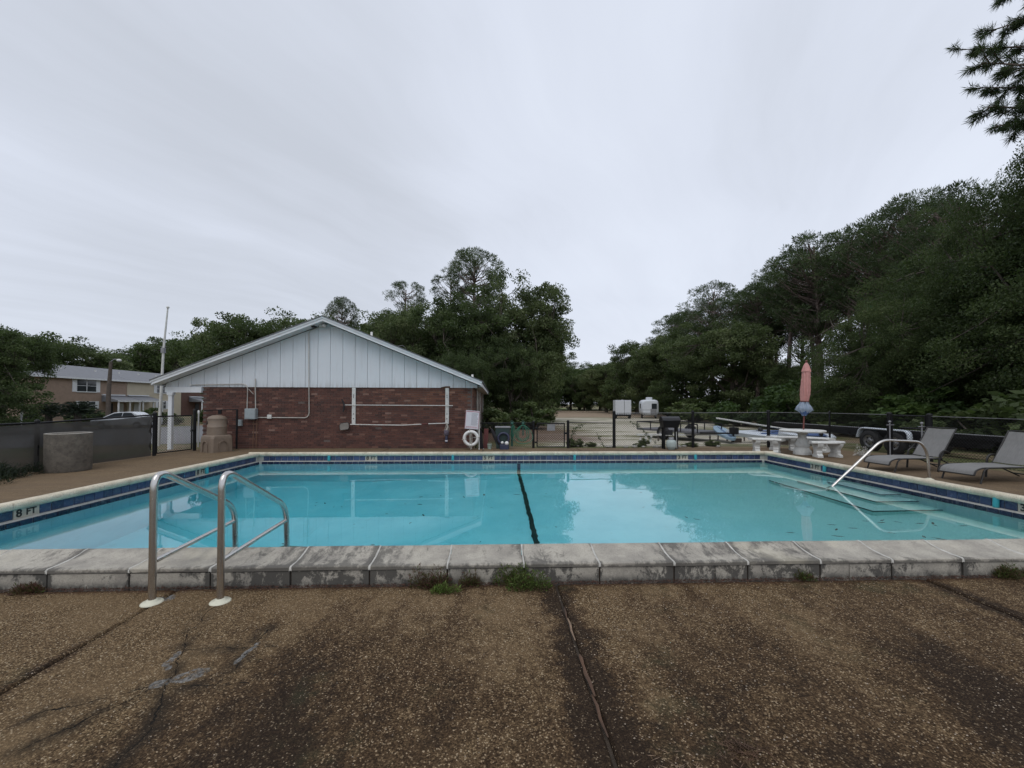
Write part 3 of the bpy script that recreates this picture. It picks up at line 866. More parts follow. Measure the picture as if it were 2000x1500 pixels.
# the water itself: one closed body, its sides and bottom inside the shell
b = MB(); b.box((XL - .01, YN - .01, -3.0), (XR + .01, YF + .01, 0.0))
T(b.build('water', M['water']), kind='structure')

# ------------------------------------------------------------------ pool house
BX0, BX1, BY, BYB, BZ = -9.25, -.735, 13.5, 27.2, 2.052
house = thing('pool_house', ((BX0 + BX1) / 2, BY, G), 'low brick pool house with broad white plank gable behind the pool', 'building')
HI = Matrix.Translation((-(BX0 + BX1) / 2, -BY, -G))
def inh(o, p=house):
    o.parent = p; o.matrix_parent_inverse = HI; return o
b = MB(); b.box((BX0 + .012, BY + .012, 0), (BX1 - .012, BYB, BZ + .02))
wall = inh(b.build('wall', M['wallmortar']))
bl, bh = .2032, .0677
bb = MB(); bb.box((-.0965, -.0, -.0289), (.0965, .03, .0289))
bme = bb.build('brick', M['brick']).data; bpy.data.objects.remove(bpy.data.objects['brick'])
cells = []
rows = int((BZ - G) / bh) + 1
for r in range(rows):
    z = G + (r + .5) * bh
    if z > BZ + .01: continue
    nx = int((BX1 - BX0) / bl) + 2
    for i in range(nx):
        x = BX0 + (i + (.5 if r % 2 == 0 else 0)) * bl
        if x - .0965 < BX0 - .001: continue
        if x + .0965 > BX1 + .001: continue
        cells.append((x, z))
cells.sort(key=lambda c: (c[0] - 0) ** 2 + (c[1] - 1.5) ** 2)
rest = MB()
for i, (x, z) in enumerate(cells):
    if rnd.random() < .004: continue
    dy = rnd.uniform(-.0035, .0035)
    if i < 300:
        o = bpy.data.objects.new('brick', bme); COL.objects.link(o); o.parent = house; o.matrix_parent_inverse = HI
        o.location = (x, BY + dy, z); o.rotation_euler = (0, rnd.uniform(-.008, .008), rnd.uniform(-.008, .008))
    else:
        rest.box((x - .0965, BY + dy, z - .0289), (x + .0965, BY + .03, z + .0289))
for r in range(rows):      # side wall and the half bricks closing the corners
    z = G + (r + .5) * bh
    if z > BZ + .01: continue
    if r % 2 == 0: rest.box((BX0, BY, z - .0289), (BX0 + .095, BY + .03, z + .0289))
    y = BY + (.034 if r % 2 else .034)
    first = True
    while y < BYB:
        l = .193 if not (first and r % 2) else .092
        rest.box((BX1 - .03, y, z - .0289), (BX1 + rnd.uniform(-.003, .003), y + l, z + .0289)); y += l + .0102; first = False
rest.box((BX1 - .032, BY + .002, G), (BX1 - .006, BY + .03, BZ))
T(inh(rest.build('brick_courses', M['brick'])), kind='stuff')
# gable
AX, AZ = -5.40, 4.12                       # underside apex of the rake boards
TL, TR, TZ = -10.52, -.46, 2.115           # eave tips
def roofz(x, o=0.): return (AZ - (AX - x) * (AZ - TZ) / (AX - TL) if x < AX else AZ - (x - AX) * (AZ - TZ) / (TR - AX)) + o
b = MB(); b.prism([(TL + .05, TZ - .05), (TR - .05, TZ - .05), (AX, AZ - .05)], .05, 'y', (0, BY - .005, 0))
inh(b.build('gable_backing', M['ink']))
x = TL + .28; pw = .391
x = -5.40 - 13 * pw + .11
while x < TR - .15:
    x0, x1 = max(x + .005, TL + .12), min(x + pw - .005, TR - .10)
    if x1 > x0 + .04:
        pol = [(x0, 2.062), (x1, 2.062), (x1, roofz(x1, -.02))]
        if x0 < AX < x1: pol.append((AX, AZ - .02))
        pol.append((x0, roofz(x0, -.02)))
        if min(p[1] for p in pol[2:]) > 2.066:
            b = MB(); b.prism(pol, .022, 'y', (0, BY - .030 + rnd.uniform(-.001, .001), 0)); inh(b.build('siding_plank', M['siding']))
    x += pw
def rake(name, y0, y1, lo, hi, mat, xo=0.):
    for side in (0, 1):
        tx = TL - xo if side == 0 else TR + xo
        b = MB(); b.prism([(tx, roofz(tx, lo)), (AX, AZ + lo), (AX, AZ + hi), (tx, roofz(tx, hi))], y1 - y0, 'y', (0, y0, 0))
        inh(b.build(name, mat))
rake('rake_board', 13.10, 13.135, -.0, .115, M['white'])
rake('rake_trim', 13.08, 13.098, .082, .135, M['white'], .02)
rake('soffit', 13.136, BY - .032, -.0, .02, M['white'])
rake('roof', 13.06, BYB + .4, .137, .165, M['roof'], .04)
b = MB(); b.box((TR - .01, 13.10, TZ - .02), (TR + .012, BYB + .4, TZ + .105)); inh(b.build('eave_fascia', M['white']))
b = MB(); b.box((TL - .012, 13.10, TZ - .02), (TL + .01, BYB + .4, TZ + .105)); inh(b.build('eave_fascia', M['white']))
b = MB(); b.box((BX1, BY, TZ - .02), (TR - .012, BYB, TZ - .003)); inh(b.build('eave_soffit', M['whiteold']))
b = MB(); b.prism([(TL + .06, TZ - .03), (BX0 + .6, TZ - .03), (BX0 + .6, roofz(BX0 + .6, -.03))], .02, 'y', (0, BYB - .3, 0))
inh(b.build('rear_gable', M['white']))
# porch on the left: beam, post, ceiling
b = MB(); b.box((-10.36, 13.42, 1.885), (BX0 - .003, 13.53, 2.058)); inh(b.build('porch_beam', M['white']))
b = MB(); b.bbox((-10.25, 13.40, G - .02), (-10.13, 13.50, 1.84), .008); b.bbox((-10.28, 13.38, 1.80), (-10.10, 13.52, 1.884), .008)
inh(b.build('porch_post', M['white']))
b = MB(); b.box((-10.42, 13.54, 2.062), (BX0 + .01, BYB, 2.08)); inh(b.build('porch_ceiling', M['white']))
for y in (17.5, 21.5):
    b = MB(); b.bbox((-10.30, y, G - .1), (-10.14, y + .16, 2.06), .01); inh(b.build('porch_post', M['white']))
# electrics on the front wall
def pipe(name, pts, r, mat, p=house, rad=.06, n=8):
    b = MB(); b.tube(bez(pts, 5, rad), r, n); return inh(b.build(name, mat), p)
yc = BY - .032
eb = MB(); eb.bbox((-7.87, BY - .17, 1.055), (-7.535, BY - .01, 1.385), .01); ebox = inh(eb.build('meter_box', M['ebox']))
eb = MB(); eb.box((-7.85, BY - .176, 1.08), (-7.555, BY - .171, 1.36)); eb.build('box_door', M['ebox'], ebox)
eb = MB(); eb.bbox((-8.14, BY - .10, .84), (-8.0, BY - .01, 1.03), .01); inh(eb.build('small_switch_box', M['ebox']))
eb = MB(); eb.bbox((-7.23, BY - .07, 1.07), (-7.10, BY - .01, 1.19), .01); inh(eb.build('junction_box', M['whiteold']))
pipe('conduit', [(-9.55, 13.43, 2.125), (-7.93, 13.43, 2.16), (-7.835, 13.43, 2.05), (-7.86, yc, 1.75), (-7.87, yc, 1.20), (-7.78, yc, 1.11)], .013, M['galv'])
pipe('conduit', [(-7.60, 13.43, 2.33), (-7.60, 13.43, 2.06), (-7.60, yc, 1.38)], .017, M['galv'])
pipe('conduit', [(-7.53, yc, 1.10), (-6.02, yc, 1.09), (-5.935, yc, 1.2), (-5.935, 13.43, 2.1), (-5.955, 13.43, 3.84), (-5.60, 13.43, 4.0)], .015, M['galv'], rad=.09)
pipe('conduit', [(-7.81, 13.44, 2.0), (-7.66, 13.44, 1.84)], .009, M['galv'])
for xx_ in (-7.66, -7.56):
    pipe('cable', [(xx_ + .01, 13.465, 1.06), (xx_, 13.465, .6), (xx_ - .01, 13.465, .13)], .009, simple('rusty_cable', (.18, .10, .06), .8) if xx_ == -7.66 else bpy.data.materials['rusty_cable'])
b = MB(); b.tube([(-5.75, 13.42, 4.0), (-5.75, 13.22, 3.97)], .05, 12); b.tube([(-5.75, 13.218, 3.97), (-5.75, 13.21, 3.969)], .035, 12)
inh(b.build('security_camera', M['blackiron']))
b = MB(); b.bbox((-5.62, 13.36, 3.97), (-5.44, 13.46, 4.06), .01); b.ball((-5.42, 13.3, 4.0), .06, 10); inh(b.build('flood_light', M['lampw']))
b = MB(); b.box((-9.62, 13.40, 2.10), (-9.54, 13.46, 2.15)); inh(b.build('small_lamp', M['lampw']))
# two white boards that carry the pool poles
for x0, zb in ((-4.595, .89), (-1.63, .90)):
    b = MB(); b.bbox((x0, BY - .05, zb), (x0 + .115, BY - .008, 2.055), .006); bo = inh(b.build('hook_board', M['whiteold']))
    for q, zz in enumerate([1.8, 1.74, 1.48, 1.2, 1.05]):
        b = MB(); b.box((x0 + .045, BY - .058, zz), (x0 + .065, BY - .051, zz + .035)); b.build('slot', M['ink'], bo)
b = MB(); b.prism([(-1.78, 2.058), (-1.48, 2.058), (-1.48, 2.11), (-1.62, 2.11), (-1.78, 2.075)], .02, 'y', (0, BY - .055, 0)); inh(b.build('broken_trim', M['straw']))
for y in (15.2, 16.6, 18.5, 21.5):
    pipe('downpipe', [(BX1 + .05, y, .12), (BX1 + .05, y, 2.05)], .025, M['galv'])
for (x, y, zz, h, r) in [(-4.45, 15.0, roofz(-4.45, .15), .22, .04), (-.88, 15.5, roofz(-.88, .15), .20, .04), (-6.3, 17, roofz(-6.3, .15), .3, .05)]:
    b = MB(); b.lathe([(r, -.05), (r, h), (r * .6, h), (r * .6, h - .05)], (x, y, zz), 10); inh(b.build('vent_pipe', M['lampw']))

# ------------------------------------------------------------------ ladder rails and step rail
def grab_rail(x, label, j=0.):
    t = thing('grab_rail', (x, 3.09, G), label, 'handrail', 'pool ladder rails')
    b = MB(); b.tube(bez([(0, 0, -.02), (0, 0, .955), (.0, .93, .46 + j), (0, .955, -.05), (0, .955, -.55)], 8, .16), .024, 14)
    b.build('rail', M['steel'], t)
    b = MB(); b.tube([(0, .02, .29), (0, .94, .325 + j * .5)], .0175, 12); b.build('crossbar', M['steel'], t)
    b = MB(); b.lathe([(.068, -.002), (.068, .003), (.061, .010), (.034, .015), (.03, .026), (.026, .027)], (0, 0, 0), 28); b.build('escutcheon', M['escut'], t)
    return t
grab_rail(-2.45, 'stainless grab rail leftmost of the ladder pair, nearer the planter side')
grab_rail(-1.975, 'stainless grab rail rightmost of the ladder pair, nearer the weeds')
t = thing('step_rail', (8.29, 7.67, G), 'bent steel handrail slanting from the deck down to the pool steps', 'handrail')
b = MB(); b.tube(bez([(0, 0, 0), (-.03, 0, .50), (-.16, 0, .72), (-.93, 0, .755), (-2.02, 0, -.22), (-2.02, 0, -.62)], 8, .16), .024, 14)
b.build('rail', M['steel'], t)
b = MB(); b.lathe([(.07, 0), (.07, .006), (.03, .02), (.026, .03)], (0, 0, 0), 20); b.build('escutcheon', M['escut'], t)

# ------------------------------------------------------------------ chain link fences
def chain(p0, p1, z0, z1, parent, mat, cell=.07, r=.0032, o=Vector((0, 0, 0))):
    """diamond wire net between two ground points, as one body of thin wires"""
    p0 = Vector((*p0, 0)); p1 = Vector((*p1, 0)); L = (p1 - p0).length; dr = (p1 - p0) / L; H = z1 - z0
    b = MB(); st = cell * 1.06; nn = Vector((-dr.y, dr.x, 0))
    def wire(a, c):
        A = p0 + dr * a[0] + Vector((0, 0, z0 + a[1])) - o; B = p0 + dr * c[0] + Vector((0, 0, z0 + c[1])) - o
        t = (B - A).normalized(); x = nn * r; y = t.cross(nn) * r
        vs = [A + x, A - x * .5 + y * .87, A - x * .5 - y * .87, B + x, B - x * .5 + y * .87, B - x * .5 - y * .87]
        b.add(vs, [(0, 1, 4, 3), (1, 2, 5, 4), (2, 0, 3, 5)])
    s = -H
    while s < L:
        a0, a1 = max(0, s), min(L, s + H)
        if a1 > a0:
            wire((a0, a0 - s), (a1, a1 - s)); wire((a0, H - (a0 - s)), (a1, H - (a1 - s)))
        s += st
    return T(b.build('chain_link_mesh', mat, parent, fix=False), kind='stuff')

def fence(name, pts, heights, label, group=None, z0=G, postr=.03, mat='black', railr=.021, railmat=None, extra=None, net='chainm', posts=None, cell=.07):
    o = Vector((pts[0][0], pts[0][1], z0))
    t = thing(name, o, label, 'fence', group)
    for i, (p, h) in enumerate(zip(pts, heights)):
        if posts and posts[i] == 0: continue
        rr = posts[i] if posts else postr
        b = MB(); q = (p[0] - o.x, p[1] - o.y, -.02)
        b.tube([q, (q[0], q[1], h + .03)], rr, 10); b.lathe([(rr * 1.15, 0), (rr * 1.1, .02), (rr * .5, .045), (.001, .05)], (q[0], q[1], h + .03), 10)
        b.build('post', M[mat], t)
    for i in range(len(pts) - 1):
        a, c = Vector((*pts[i], z0 + heights[i])) - o, Vector((*pts[i + 1], z0 + heights[i + 1])) - o
        b = MB(); b.tube([a, c], railr, 8); b.build('top_rail', M[railmat or mat], t)
        b = MB(); b.tube([(a.x, a.y, .05), (c.x, c.y, .05)], .004, 5); b.build('bottom_wire', M[mat], t)
        chain(pts[i], pts[i + 1], z0 + .03, z0 + min(heights[i], heights[i + 1]) - .01, t, M[net], cell, o=o)
    return t

# left side fence with windscreen
FP = [(-9.75, 6.2), (-9.5, 9.0), (-9.27, 11.68)]
FH = [1.0, 1.01, 1.11]
lf = fence('windscreen_fence', FP, FH, 'black chain link fence covered with dark windscreen behind the concrete planter', posts=[.03, .04, .045])
lo = Vector((FP[0][0], FP[0][1], G))
for i in range(2):
    a, c = FP[i], FP[i + 1]; b = MB(); n = 26; m = 8; vs = []; nm = Vector((-(c[1] - a[1]), c[0] - a[0], 0)).normalized()
    for jx in range(n + 1):
        f = jx / n; 
        if i == 1: f = min(f, .955 + .02 * math.sin(jx))
        hh = FH[i] * (1 - f) + FH[i + 1] * f
        for jz in range(m + 1):
            g_ = jz / m; z = .015 + (hh - .03) * g_
            w = .010 * math.sin(f * 31 + g_ * 3) + .008 * math.sin(g_ * 9 + f * 13)
            ff = f
            if i == 1 and jx == n: ff = .955 - .025 * math.sin(g_ * 7) ** 2 + .012 * math.sin(g_ * 17)
            sag = -.03 * math.sin(math.pi * f) * g_
            p = Vector((a[0] + (c[0] - a[0]) * ff, a[1] + (c[1] - a[1]) * ff, G + z + sag)) - nm * (.035 + w) - lo
            vs.append(p)
    b.add(vs, [(q * (m + 1) + r_, q * (m + 1) + r_ + 1, (q + 1) * (m + 1) + r_ + 1, (q + 1) * (m + 1) + r_) for q in range(n) for r_ in range(m)], True)
    b.build('windscreen', M['screen'], lf, fix=False)

def gate(name, p0, p1, h, label, mat='black', zb=.05, post=False, latch=True, z0=G, net='chainm'):
    o = Vector((*p0, z0)); d_ = Vector((p1[0] - p0[0], p1[1] - p0[1], 0)); L = d_.length; an = math.atan2(d_.y, d_.x)
    t = thing(name, o, label, 'gate', rz=an)
    b = MB()
    b.tube([(0.03, 0, zb), (0.03, 0, h)], .019, 8); b.tube([(L - .03, 0, zb), (L - .03, 0, h)], .019, 8)
    b.tube([(0.03, 0, zb), (L - .03, 0, zb)], .017, 8); b.tube([(0.03, 0, h), (L - .03, 0, h)], .019, 8)
    b.build('frame', M[mat], t)
    b = MB(); st = .075; H = h - zb; r = .0038
    s = -H
    while s < L - .06:
        a0, a1 = max(0, s), min(L - .06, s + H)
        for fl_ in (0, 1):
            za, zc = (a0 - s, a1 - s) if not fl_ else (H - (a0 - s), H - (a1 - s))
            A = Vector((a0 + .03, 0, zb + za)); B = Vector((a1 + .03, 0, zb + zc)); tt = (B - A).normalized(); x = Vector((0, 1, 0)) * r; y = tt.cross(Vector((0, 1, 0))) * r
            b.add([A + x, A - x * .5 + y, A - x * .5 - y, B + x, B - x * .5 + y, B - x * .5 - y], [(0, 1, 4, 3), (1, 2, 5, 4), (2, 0, 3, 5)])
        s += st
    T(b.build('chain_link_mesh', M[net], t, fix=False), kind='stuff')
    for zz in (zb + .15, h - .15):
        b = MB(); b.bbox((-.045, -.03, zz - .025), (.03, .03, zz + .025), .005); b.build('hinge', M[mat], t)
    if latch:
        b = MB(); b.bbox((L - .05, -.04, h * .55), (L + .05, .04, h * .55 + .06), .006); b.tube([(L - .03, -.03, h * .58), (L - .03, -.10, h * .58)], .01, 6); b.build('latch', M[mat], t)
    return t
gate('left_gate'.replace('left_', 'entry_'), (-9.32, 11.78), (-9.10, 12.86), 1.06, 'black chain link entry gate between the windscreen fence and the brick wall', net='galv')
t = thing('gate_post', (-9.09, 12.93, G), 'thick black gate post against the brick corner beside the bin', 'post')
b = MB(); b.tube([(0, 0, 0), (0, 0, 1.2)], .045, 12); b.lathe([(.05, 1.2), (.045, 1.24), (.001, 1.26)], n=12); b.build('post', M['black'], t)
b = MB(); b.lathe([(.02, .1), (.022, 1.1), (.035, 1.13), (.03, 1.2), (.001, 1.22)], (.075, .05, 0), 10); b.build('white_sleeve', M['lampw'], t)
# gate leaf folded back against the wall behind the bin
t = thing('folded_gate_frame', (-9.0, 13.2, G), 'open black gate frame folded back against the bricks behind the taupe bin', 'gate')
b = MB(); b.tube([(0, 0, 1.21), (1.0, 0, 1.235)], .016, 8); b.tube([(.99, 0, .02), (.99, 0, 1.235)], .028, 10); b.build('frame', M['black'], t)
b = MB(); b.bbox((.42, -.02, 1.10), (.52, .02, 1.23), .005); b.build('latch_plate', M['black'], t)

# mid fence beside the house, small gate, low panel, long taller run and the side run
fence('low_fence', [(-.65, 13.62), (1.23, 13.62)], [.80, .80], 'low black chain link fence hung with green hoses right of the brick house', posts=[.02, .04], railr=.016)
g2 = gate('garden_gate', (1.32, 13.62), (2.28, 13.62), .79, 'small black chain link gate with a grey plate right of the hoses', zb=.02)
b = MB(); b.box((.36, -.012, .55), (.62, -.006, .76)); b.build('sign_plate', M['plate'], g2)
fence('low_fence', [(2.37, 13.62), (3.84, 13.62)], [.82, .80], 'short low fence panel overgrown with weeds between gate and tall post', posts=[.045, 0], railr=.014)
fence('far_fence', [(3.90, 13.62), (6.52, 13.55), (9.05, 13.5), (11.15, 13.5)], [1.13, 1.14, 1.16, 1.14], 'taller black chain link fence behind the grill and concrete table', posts=[.05, .045, .05, .03], railr=.010, railmat='chaing')
fence('side_fence', [(11.15, 13.42), (11.12, 11.35)], [1.14, 1.14], 'short fence run between the table corner and the side gate', posts=[0, .06], railr=.010, railmat='chaing')
fence('side_fence', [(11.05, 10.2), (10.98, 7.6), (10.9, 4.2)], [1.13, 1.12, 1.12], 'right side chain link fence with thin rail behind the loungers', posts=[.06, .035, .035], railr=.009, railmat='chaing')
gate('side_gate', (11.10, 11.28), (11.06, 10.28), 1.13, 'black side gate behind the upright steel handrail and the first lounger')
for (x, y, lb) in ((10.98, 11.2, 'thin pale pipe with a ball tap strapped to the side gate post'), (10.93, 10.28, 'pale standpipe with cross tap near the lounger back')):
    t = thing('water_pipe', (x, y, G), lb, 'pipe')
    b = MB(); b.tube([(0, 0, 0), (0, 0, .93)], .016, 8); b.ball((0, 0, .95), .035, 10); b.build('pipe', M['plate'], t)
    b = MB(); b.tube([(-.09, 0, .86), (.12, 0, .86)], .013, 8); b.tube([(0, 0, .4), (.1, .05, .4)], .012, 6); b.build('tap', M['plate'], t)

# ------------------------------------------------------------------ planter, bin
t = thing('round_planter', (-9.02, 9.16, G), 'rough round concrete planter tub on the left deck', 'planter')
b = MB(); b.lathe([(.348, 0), (.358, .03), (.362, .775), (.358, .79), (.31, .792), (.30, .77), (.30, .60)], n=44, cap=False)
b.build('tub', M['concrete'], t)
b = MB(); b.lathe([(.0001, .62), (.30, .61)], n=24, cap=False); b.build('soil', M['bed'], t)
b = MB(); b.lathe([(.358, .782), (.364, .792), (.33, .798), (.308, .788)], n=44, cap=False); b.build('rim', simple('pale_worn_rim', (.36, .34, .30), .9, var=.2, scale=20, dirt=.3), t)

t = thing('litter_bin', (-8.27, 12.68, G), 'taupe plastic litter bin with domed lid on an arched block base', 'bin', rz=R(-28))
b = MB(); w = .36
def rr(w, c, z): return [(-w + c, -w, z), (w - c, -w, z), (w, -w + c, z), (w, w - c, z), (w - c, w, z), (-w + c, w, z), (-w, w - c, z), (-w, -w + c, z)]
rings = [rr(.31, .05, 0), rr(.30, .05, .40), rr(.29, .06, .46), rr(.26, .08, .495)]
vs = sum(rings, []); fs = [tuple(range(24, 32))]
for q in range(3):
    for i in range(8): fs.append((q * 8 + i, q * 8 + (i + 1) % 8, q * 8 + 8 + (i + 1) % 8, q * 8 + 8 + i))
b.add(vs, fs); b.build('base', M['tan'], t)
for a in range(4):
    b = MB(); pol = [(-.11, .0)] + [(-.11 * math.cos(q * math.pi / 10), .20 + .11 * math.sin(q * math.pi / 10)) for q in range(11)] + [(.11, 0)]
    out = [(x_ * 1.17, z_ * 1.08) for x_, z_ in pol]
    Mx = Matrix.Rotation(R(90 * a), 4, 'Z')
    ring = [tuple(Mx @ Vector((x_, -.311, z_))) for x_, z_ in pol] + [tuple(Mx @ Vector((x_, -.311, z_))) for x_, z_ in out] + [tuple(Mx @ Vector((x_, -.334, z_))) for x_, z_ in out] + [tuple(Mx @ Vector((x_, -.334, z_))) for x_, z_ in pol]
    n = len(pol); fs = []
    for i in range(n - 1):
        fs += [(2 * n + i, 2 * n + i + 1, 3 * n + i + 1, 3 * n + i), (n + i, n + i + 1, 2 * n + i + 1, 2 * n + i), (i, i + 1, 3 * n + i + 1, 3 * n + i)]
    b.add(ring, fs); b.build('arch', M['tan'], t)
b = MB(); b.lathe([(.25, .49), (.243, .70), (.243, .705), (.247, .71), (.247, .73), (.241, .735), (.237, .955)], n=28, cap=False); b.build('drum', M['tan'], t)
b = MB(); b.lathe([(.247, .955), (.247, .975), (.21, 1.03), (.11, 1.07), (.0001, 1.085)], n=28, cap=False); b.build('lid', M['tan'], t)
for az in (-112, 70):
    b = MB(); Mx = Matrix.Rotation(R(az), 4, 'Z') @ Matrix.Translation((.238, 0, .86)) @ Matrix.Rotation(R(90), 4, 'Y')
    b.lathe([(.052, 0), (.052, .012), (.0001, .013)], n=14, M=Mx, sy=1.3); b.build('slot', M['tandark'], t)

# ------------------------------------------------------------------ poles and rescue gear on the brick wall
t = thing('pool_brush', (-4.85, 13.40, 1.50), 'long white pole with dark curved brush head, upper one on the boards', 'pool brush', 'pool poles on the brick wall')
b = MB(); b.tube([(.05, 0, 0), (3.47, 0, -.012)], .013, 8); b.build('pole', M['whiteold'], t)
b = MB(); b.tube([(-.05, -.01, .19), (0, 0, .10), (.035, 0, 0), (.03, 0, -.10), (.0, -.01, -.22)], [.018, .026, .028, .026, .015], 8); b.build('brush_head', M['blackiron'], t)
t = thing('skimmer_net', (-4.78, 13.40, .83), 'flat grey skimmer net on a sagging white pole, lower one on the boards', 'skimmer net', 'pool poles on the brick wall')
b = MB(); b.tube([(.16, 0, .055), (.9, 0, .04), (1.8, 0, .03), (2.4, 0, .06)], .015, 8); b.build('pole', M['whiteold'], t)
b = MB(); b.tube([(2.4, 0, .06), (2.62, 0, .075)], .017, 8); b.build('grip', M['maroon'], t)
b = MB(); b.tube([(2.62, 0, .075), (3.22, 0, .095)], .015, 8); b.build('pole', M['whiteold'], t)
b = MB(); pol = [(-.17, -.10), (-.13, -.13), (.09, -.10), (.12, -.04), (.11, .09), (.07, .12), (-.14, .09), (-.18, .02)]; b.prism(pol, .012, 'y'); b.build('net', simple('dirty_net', (.22, .20, .18), .9, var=.2), t)
b = MB(); b.tube([(x_, .006, z_) for x_, z_ in pol], .01, 6, closed=True); b.build('net_frame', M['blackiron'], t)
t = thing('mesh_bag', (-1.565, 13.36, .92), 'bundled mesh bag with blue bottle hanging below the right white board', 'mesh bag')
b = MB(); b.tube([(0, 0, 0), (.02, 0, -.12), (-.02, -.01, -.25)], [.012, .03, .05], 7); b.tube([(.01, 0, 0), (.07, 0, -.15), (.06, 0, -.28), (-.02, 0, -.36)], .009, 6); b.tube([(-.01, 0, 0), (-.07, 0, -.2), (-.09, 0, -.36), (-.03, 0, -.42)], .009, 6)
b.build('cord', M['rope'], t)
b = MB(); b.ball((-.01, -.02, -.30), .085, 10, 1, .7, 1.2, .012, rnd); b.build('net_bag', simple('purple_grey_mesh', (.10, .085, .11), .9, var=.4, scale=30), t)
b = MB(); b.lathe([(.03, -.62), (.042, -.60), (.045, -.42), (.03, -.38)], (-.01, -.02, 0), 12); b.build('bottle', M['bluegrey'], t)
b = MB(); b.lathe([(.046, -.57), (.047, -.53)], (-.01, -.02, 0), 12, cap=False); b.build('bottle_label', M['signw'], t)

t = thing('rules_sign', (-.52, 13.02, G), 'tilted white rules board with faint grey print above the life ring', 'sign')
b = MB(); b.box((-.012, -.012, 0), (.012, .012, 1.18)); b.build('post', M['whiteold'], t)
Mt = Matrix.Translation((-.22, -.02, .93)) @ Matrix.Rotation(R(4.5), 4, 'Y')
b = MB(); b.box((-.215, -.006, -.285), (.215, .006, .285), Mt); bd = b.build('board', M['signw'], t)
rows_ = [(.255, .012, .19, 'signr')] + [(.20 - .030 * i, .004, rnd.uniform(.10, .17), 'signt') for i in range(13)] + [(-.22, .006, .17, 'signr'), (-.25, .005, .18, 'signr')]
for (zz, hh, ww, mm) in rows_:
    b = MB(); x0 = -ww if mm == 'signr' else -.03; b.box((x0, -.0085, zz - hh), (x0 + (2 * ww if mm == 'signr' else ww + .05), -.0065, zz + hh), Mt); b.build('print_line', M[mm], t)
for s_ in (-1, 1):
    b = MB(); b.box((s_ * .205 - .006, -.0085, -.27), (s_ * .205 + .006, -.0065, .27), Mt); b.build('print_line', M['signr'], t)

t = thing('life_ring', (-.775, 12.98, .475), 'white life ring with grey rope hanging low on the brick wall', 'life ring')
b = MB(); b.tube([(math.cos(a) * .205, 0, math.sin(a) * .205) for a in [2 * math.pi * i / 40 for i in range(40)]], .068, 14, closed=True, flat=.75); b.build('ring', M['ringw'], t)
for a in (8, 98, 188, 278):
    a = R(a); b = MB(); c = Vector((math.cos(a), 0, math.sin(a))); tt = Vector((-math.sin(a), 0, math.cos(a)))
    pts = [c * .205 + (c * math.cos(q) + Vector((0, 1, 0)) * math.sin(q) * .80) * .072 for q in [2 * math.pi * i / 14 for i in range(14)]]
    b.tube(pts, .011, 6, closed=True, flat=1.0); b.build('strap', M['rope'], t)
b = MB(); b.tube([(.01, -.03, .24), (-.02, -.05, .05), (.0, -.04, -.2), (.02, -.05, -.33)], .012, 6); b.tube([(.01, -.03, .24), (.04, -.05, 0), (.03, -.04, -.25), (-.01, -.05, -.34)], .010, 6); b.tube([(-.03, -.05, .2), (-.035, -.06, -.28)], .009, 6); b.build('throw_rope', M['rope'], t)
t = thing('ring_bracket', (-.6, 13.04, G), 'thin white stand post just right of the life ring', 'stand')
b = MB(); b.tube([(.07, 0, 0), (.07, 0, .66)], .012, 8); b.tube([(.07, 0, .38), (-.1, -.02, .38)], .01, 6); b.tube([(-.18, .0, 0), (-.18, .0, .2), (-.18, -.0, .36)], .012, 6); b.build('post', M['whiteold'], t)

# ------------------------------------------------------------------ clutter at the house corner
t = thing('leaning_board', (-.34, 13.42, G), 'maroon board leaning upright against the house corner', 'board')
b = MB(); b.box((-.07, -.02, 0), (.07, .02, .63), Matrix.Rotation(R(3), 4, 'Y')); b.build('board', M['maroon'], t)
t = thing('dark_tarp', (-.52, 13.30, G), 'black tarp bundle wedged between the life ring and maroon board', 'tarp')
b = MB(); b.prism([(-.04, 0), (.12, 0), (.08, .45), (.03, .66), (-.03, .55)], .10, 'y'); b.build('cloth', M['blackcloth'], t)
t = thing('folded_umbrella', (.05, 13.40, G), 'black folded umbrella leaning in front of the dark green bin', 'umbrella')
b = MB(); b.tube([(.10, 0, .0), (.05, -.02, .18), (-.08, -.02, .42), (-.20, 0, .62)], [.06, .11, .085, .03], 9); b.build('canopy', M['blackcloth'], t)
b = MB(); b.tube([(-.20, 0, .62), (-.25, 0, .70)], .012, 6); b.build('shaft', M['wood'], t)
t = thing('green_bin', (.22, 13.48, G), 'dark green square bin beside the low fence', 'bin')
b = MB(); b.prism([(-.21, 0), (.20, 0), (.235, .66), (-.235, .66)], .36, 'y', (0, -.18, 0)); b.build('body', M['dkgreen'], t)
b = MB(); b.bbox((-.25, -.20, .661), (.25, .20, .70), .01); b.build('lid', M['plate'], t)
t = thing('hose_reel', (.24, 13.26, G), 'round black hose reel in front of the green bin', 'hose reel')
b = MB(); b.tube([(.17 * math.cos(a), 0, .33 + .17 * math.sin(a)) for a in [2 * math.pi * i / 20 for i in range(20)]], .035, 8, closed=True); b.build('coil', M['bluegrey'], t)
b = MB(); b.box((-.13, -.02, 0), (-.10, .02, .35)); b.box((.10, -.02, 0), (.13, .02, .35)); b.build('stand', M['blackiron'], t)
t = thing('pool_float_box', (.25, 13.10, G), 'navy box topped with round white jugs near the hose reel', 'box')
b = MB(); b.bbox((-.13, -.08, 0), (.15, .08, .15), .015); b.build('body', M['bluegrey'], t)
b = MB(); b.ball((-.05, -.03, .21), .045, 10); b.build('jug', M['ringw'], t)
b = MB(); b.ball((.09, -.03, .19), .065, 10); b.build('jug', M['ringw'], t)
t = thing('bucket', (-.20, 13.2, G), 'pale green bucket at the foot of the maroon board', 'bucket')
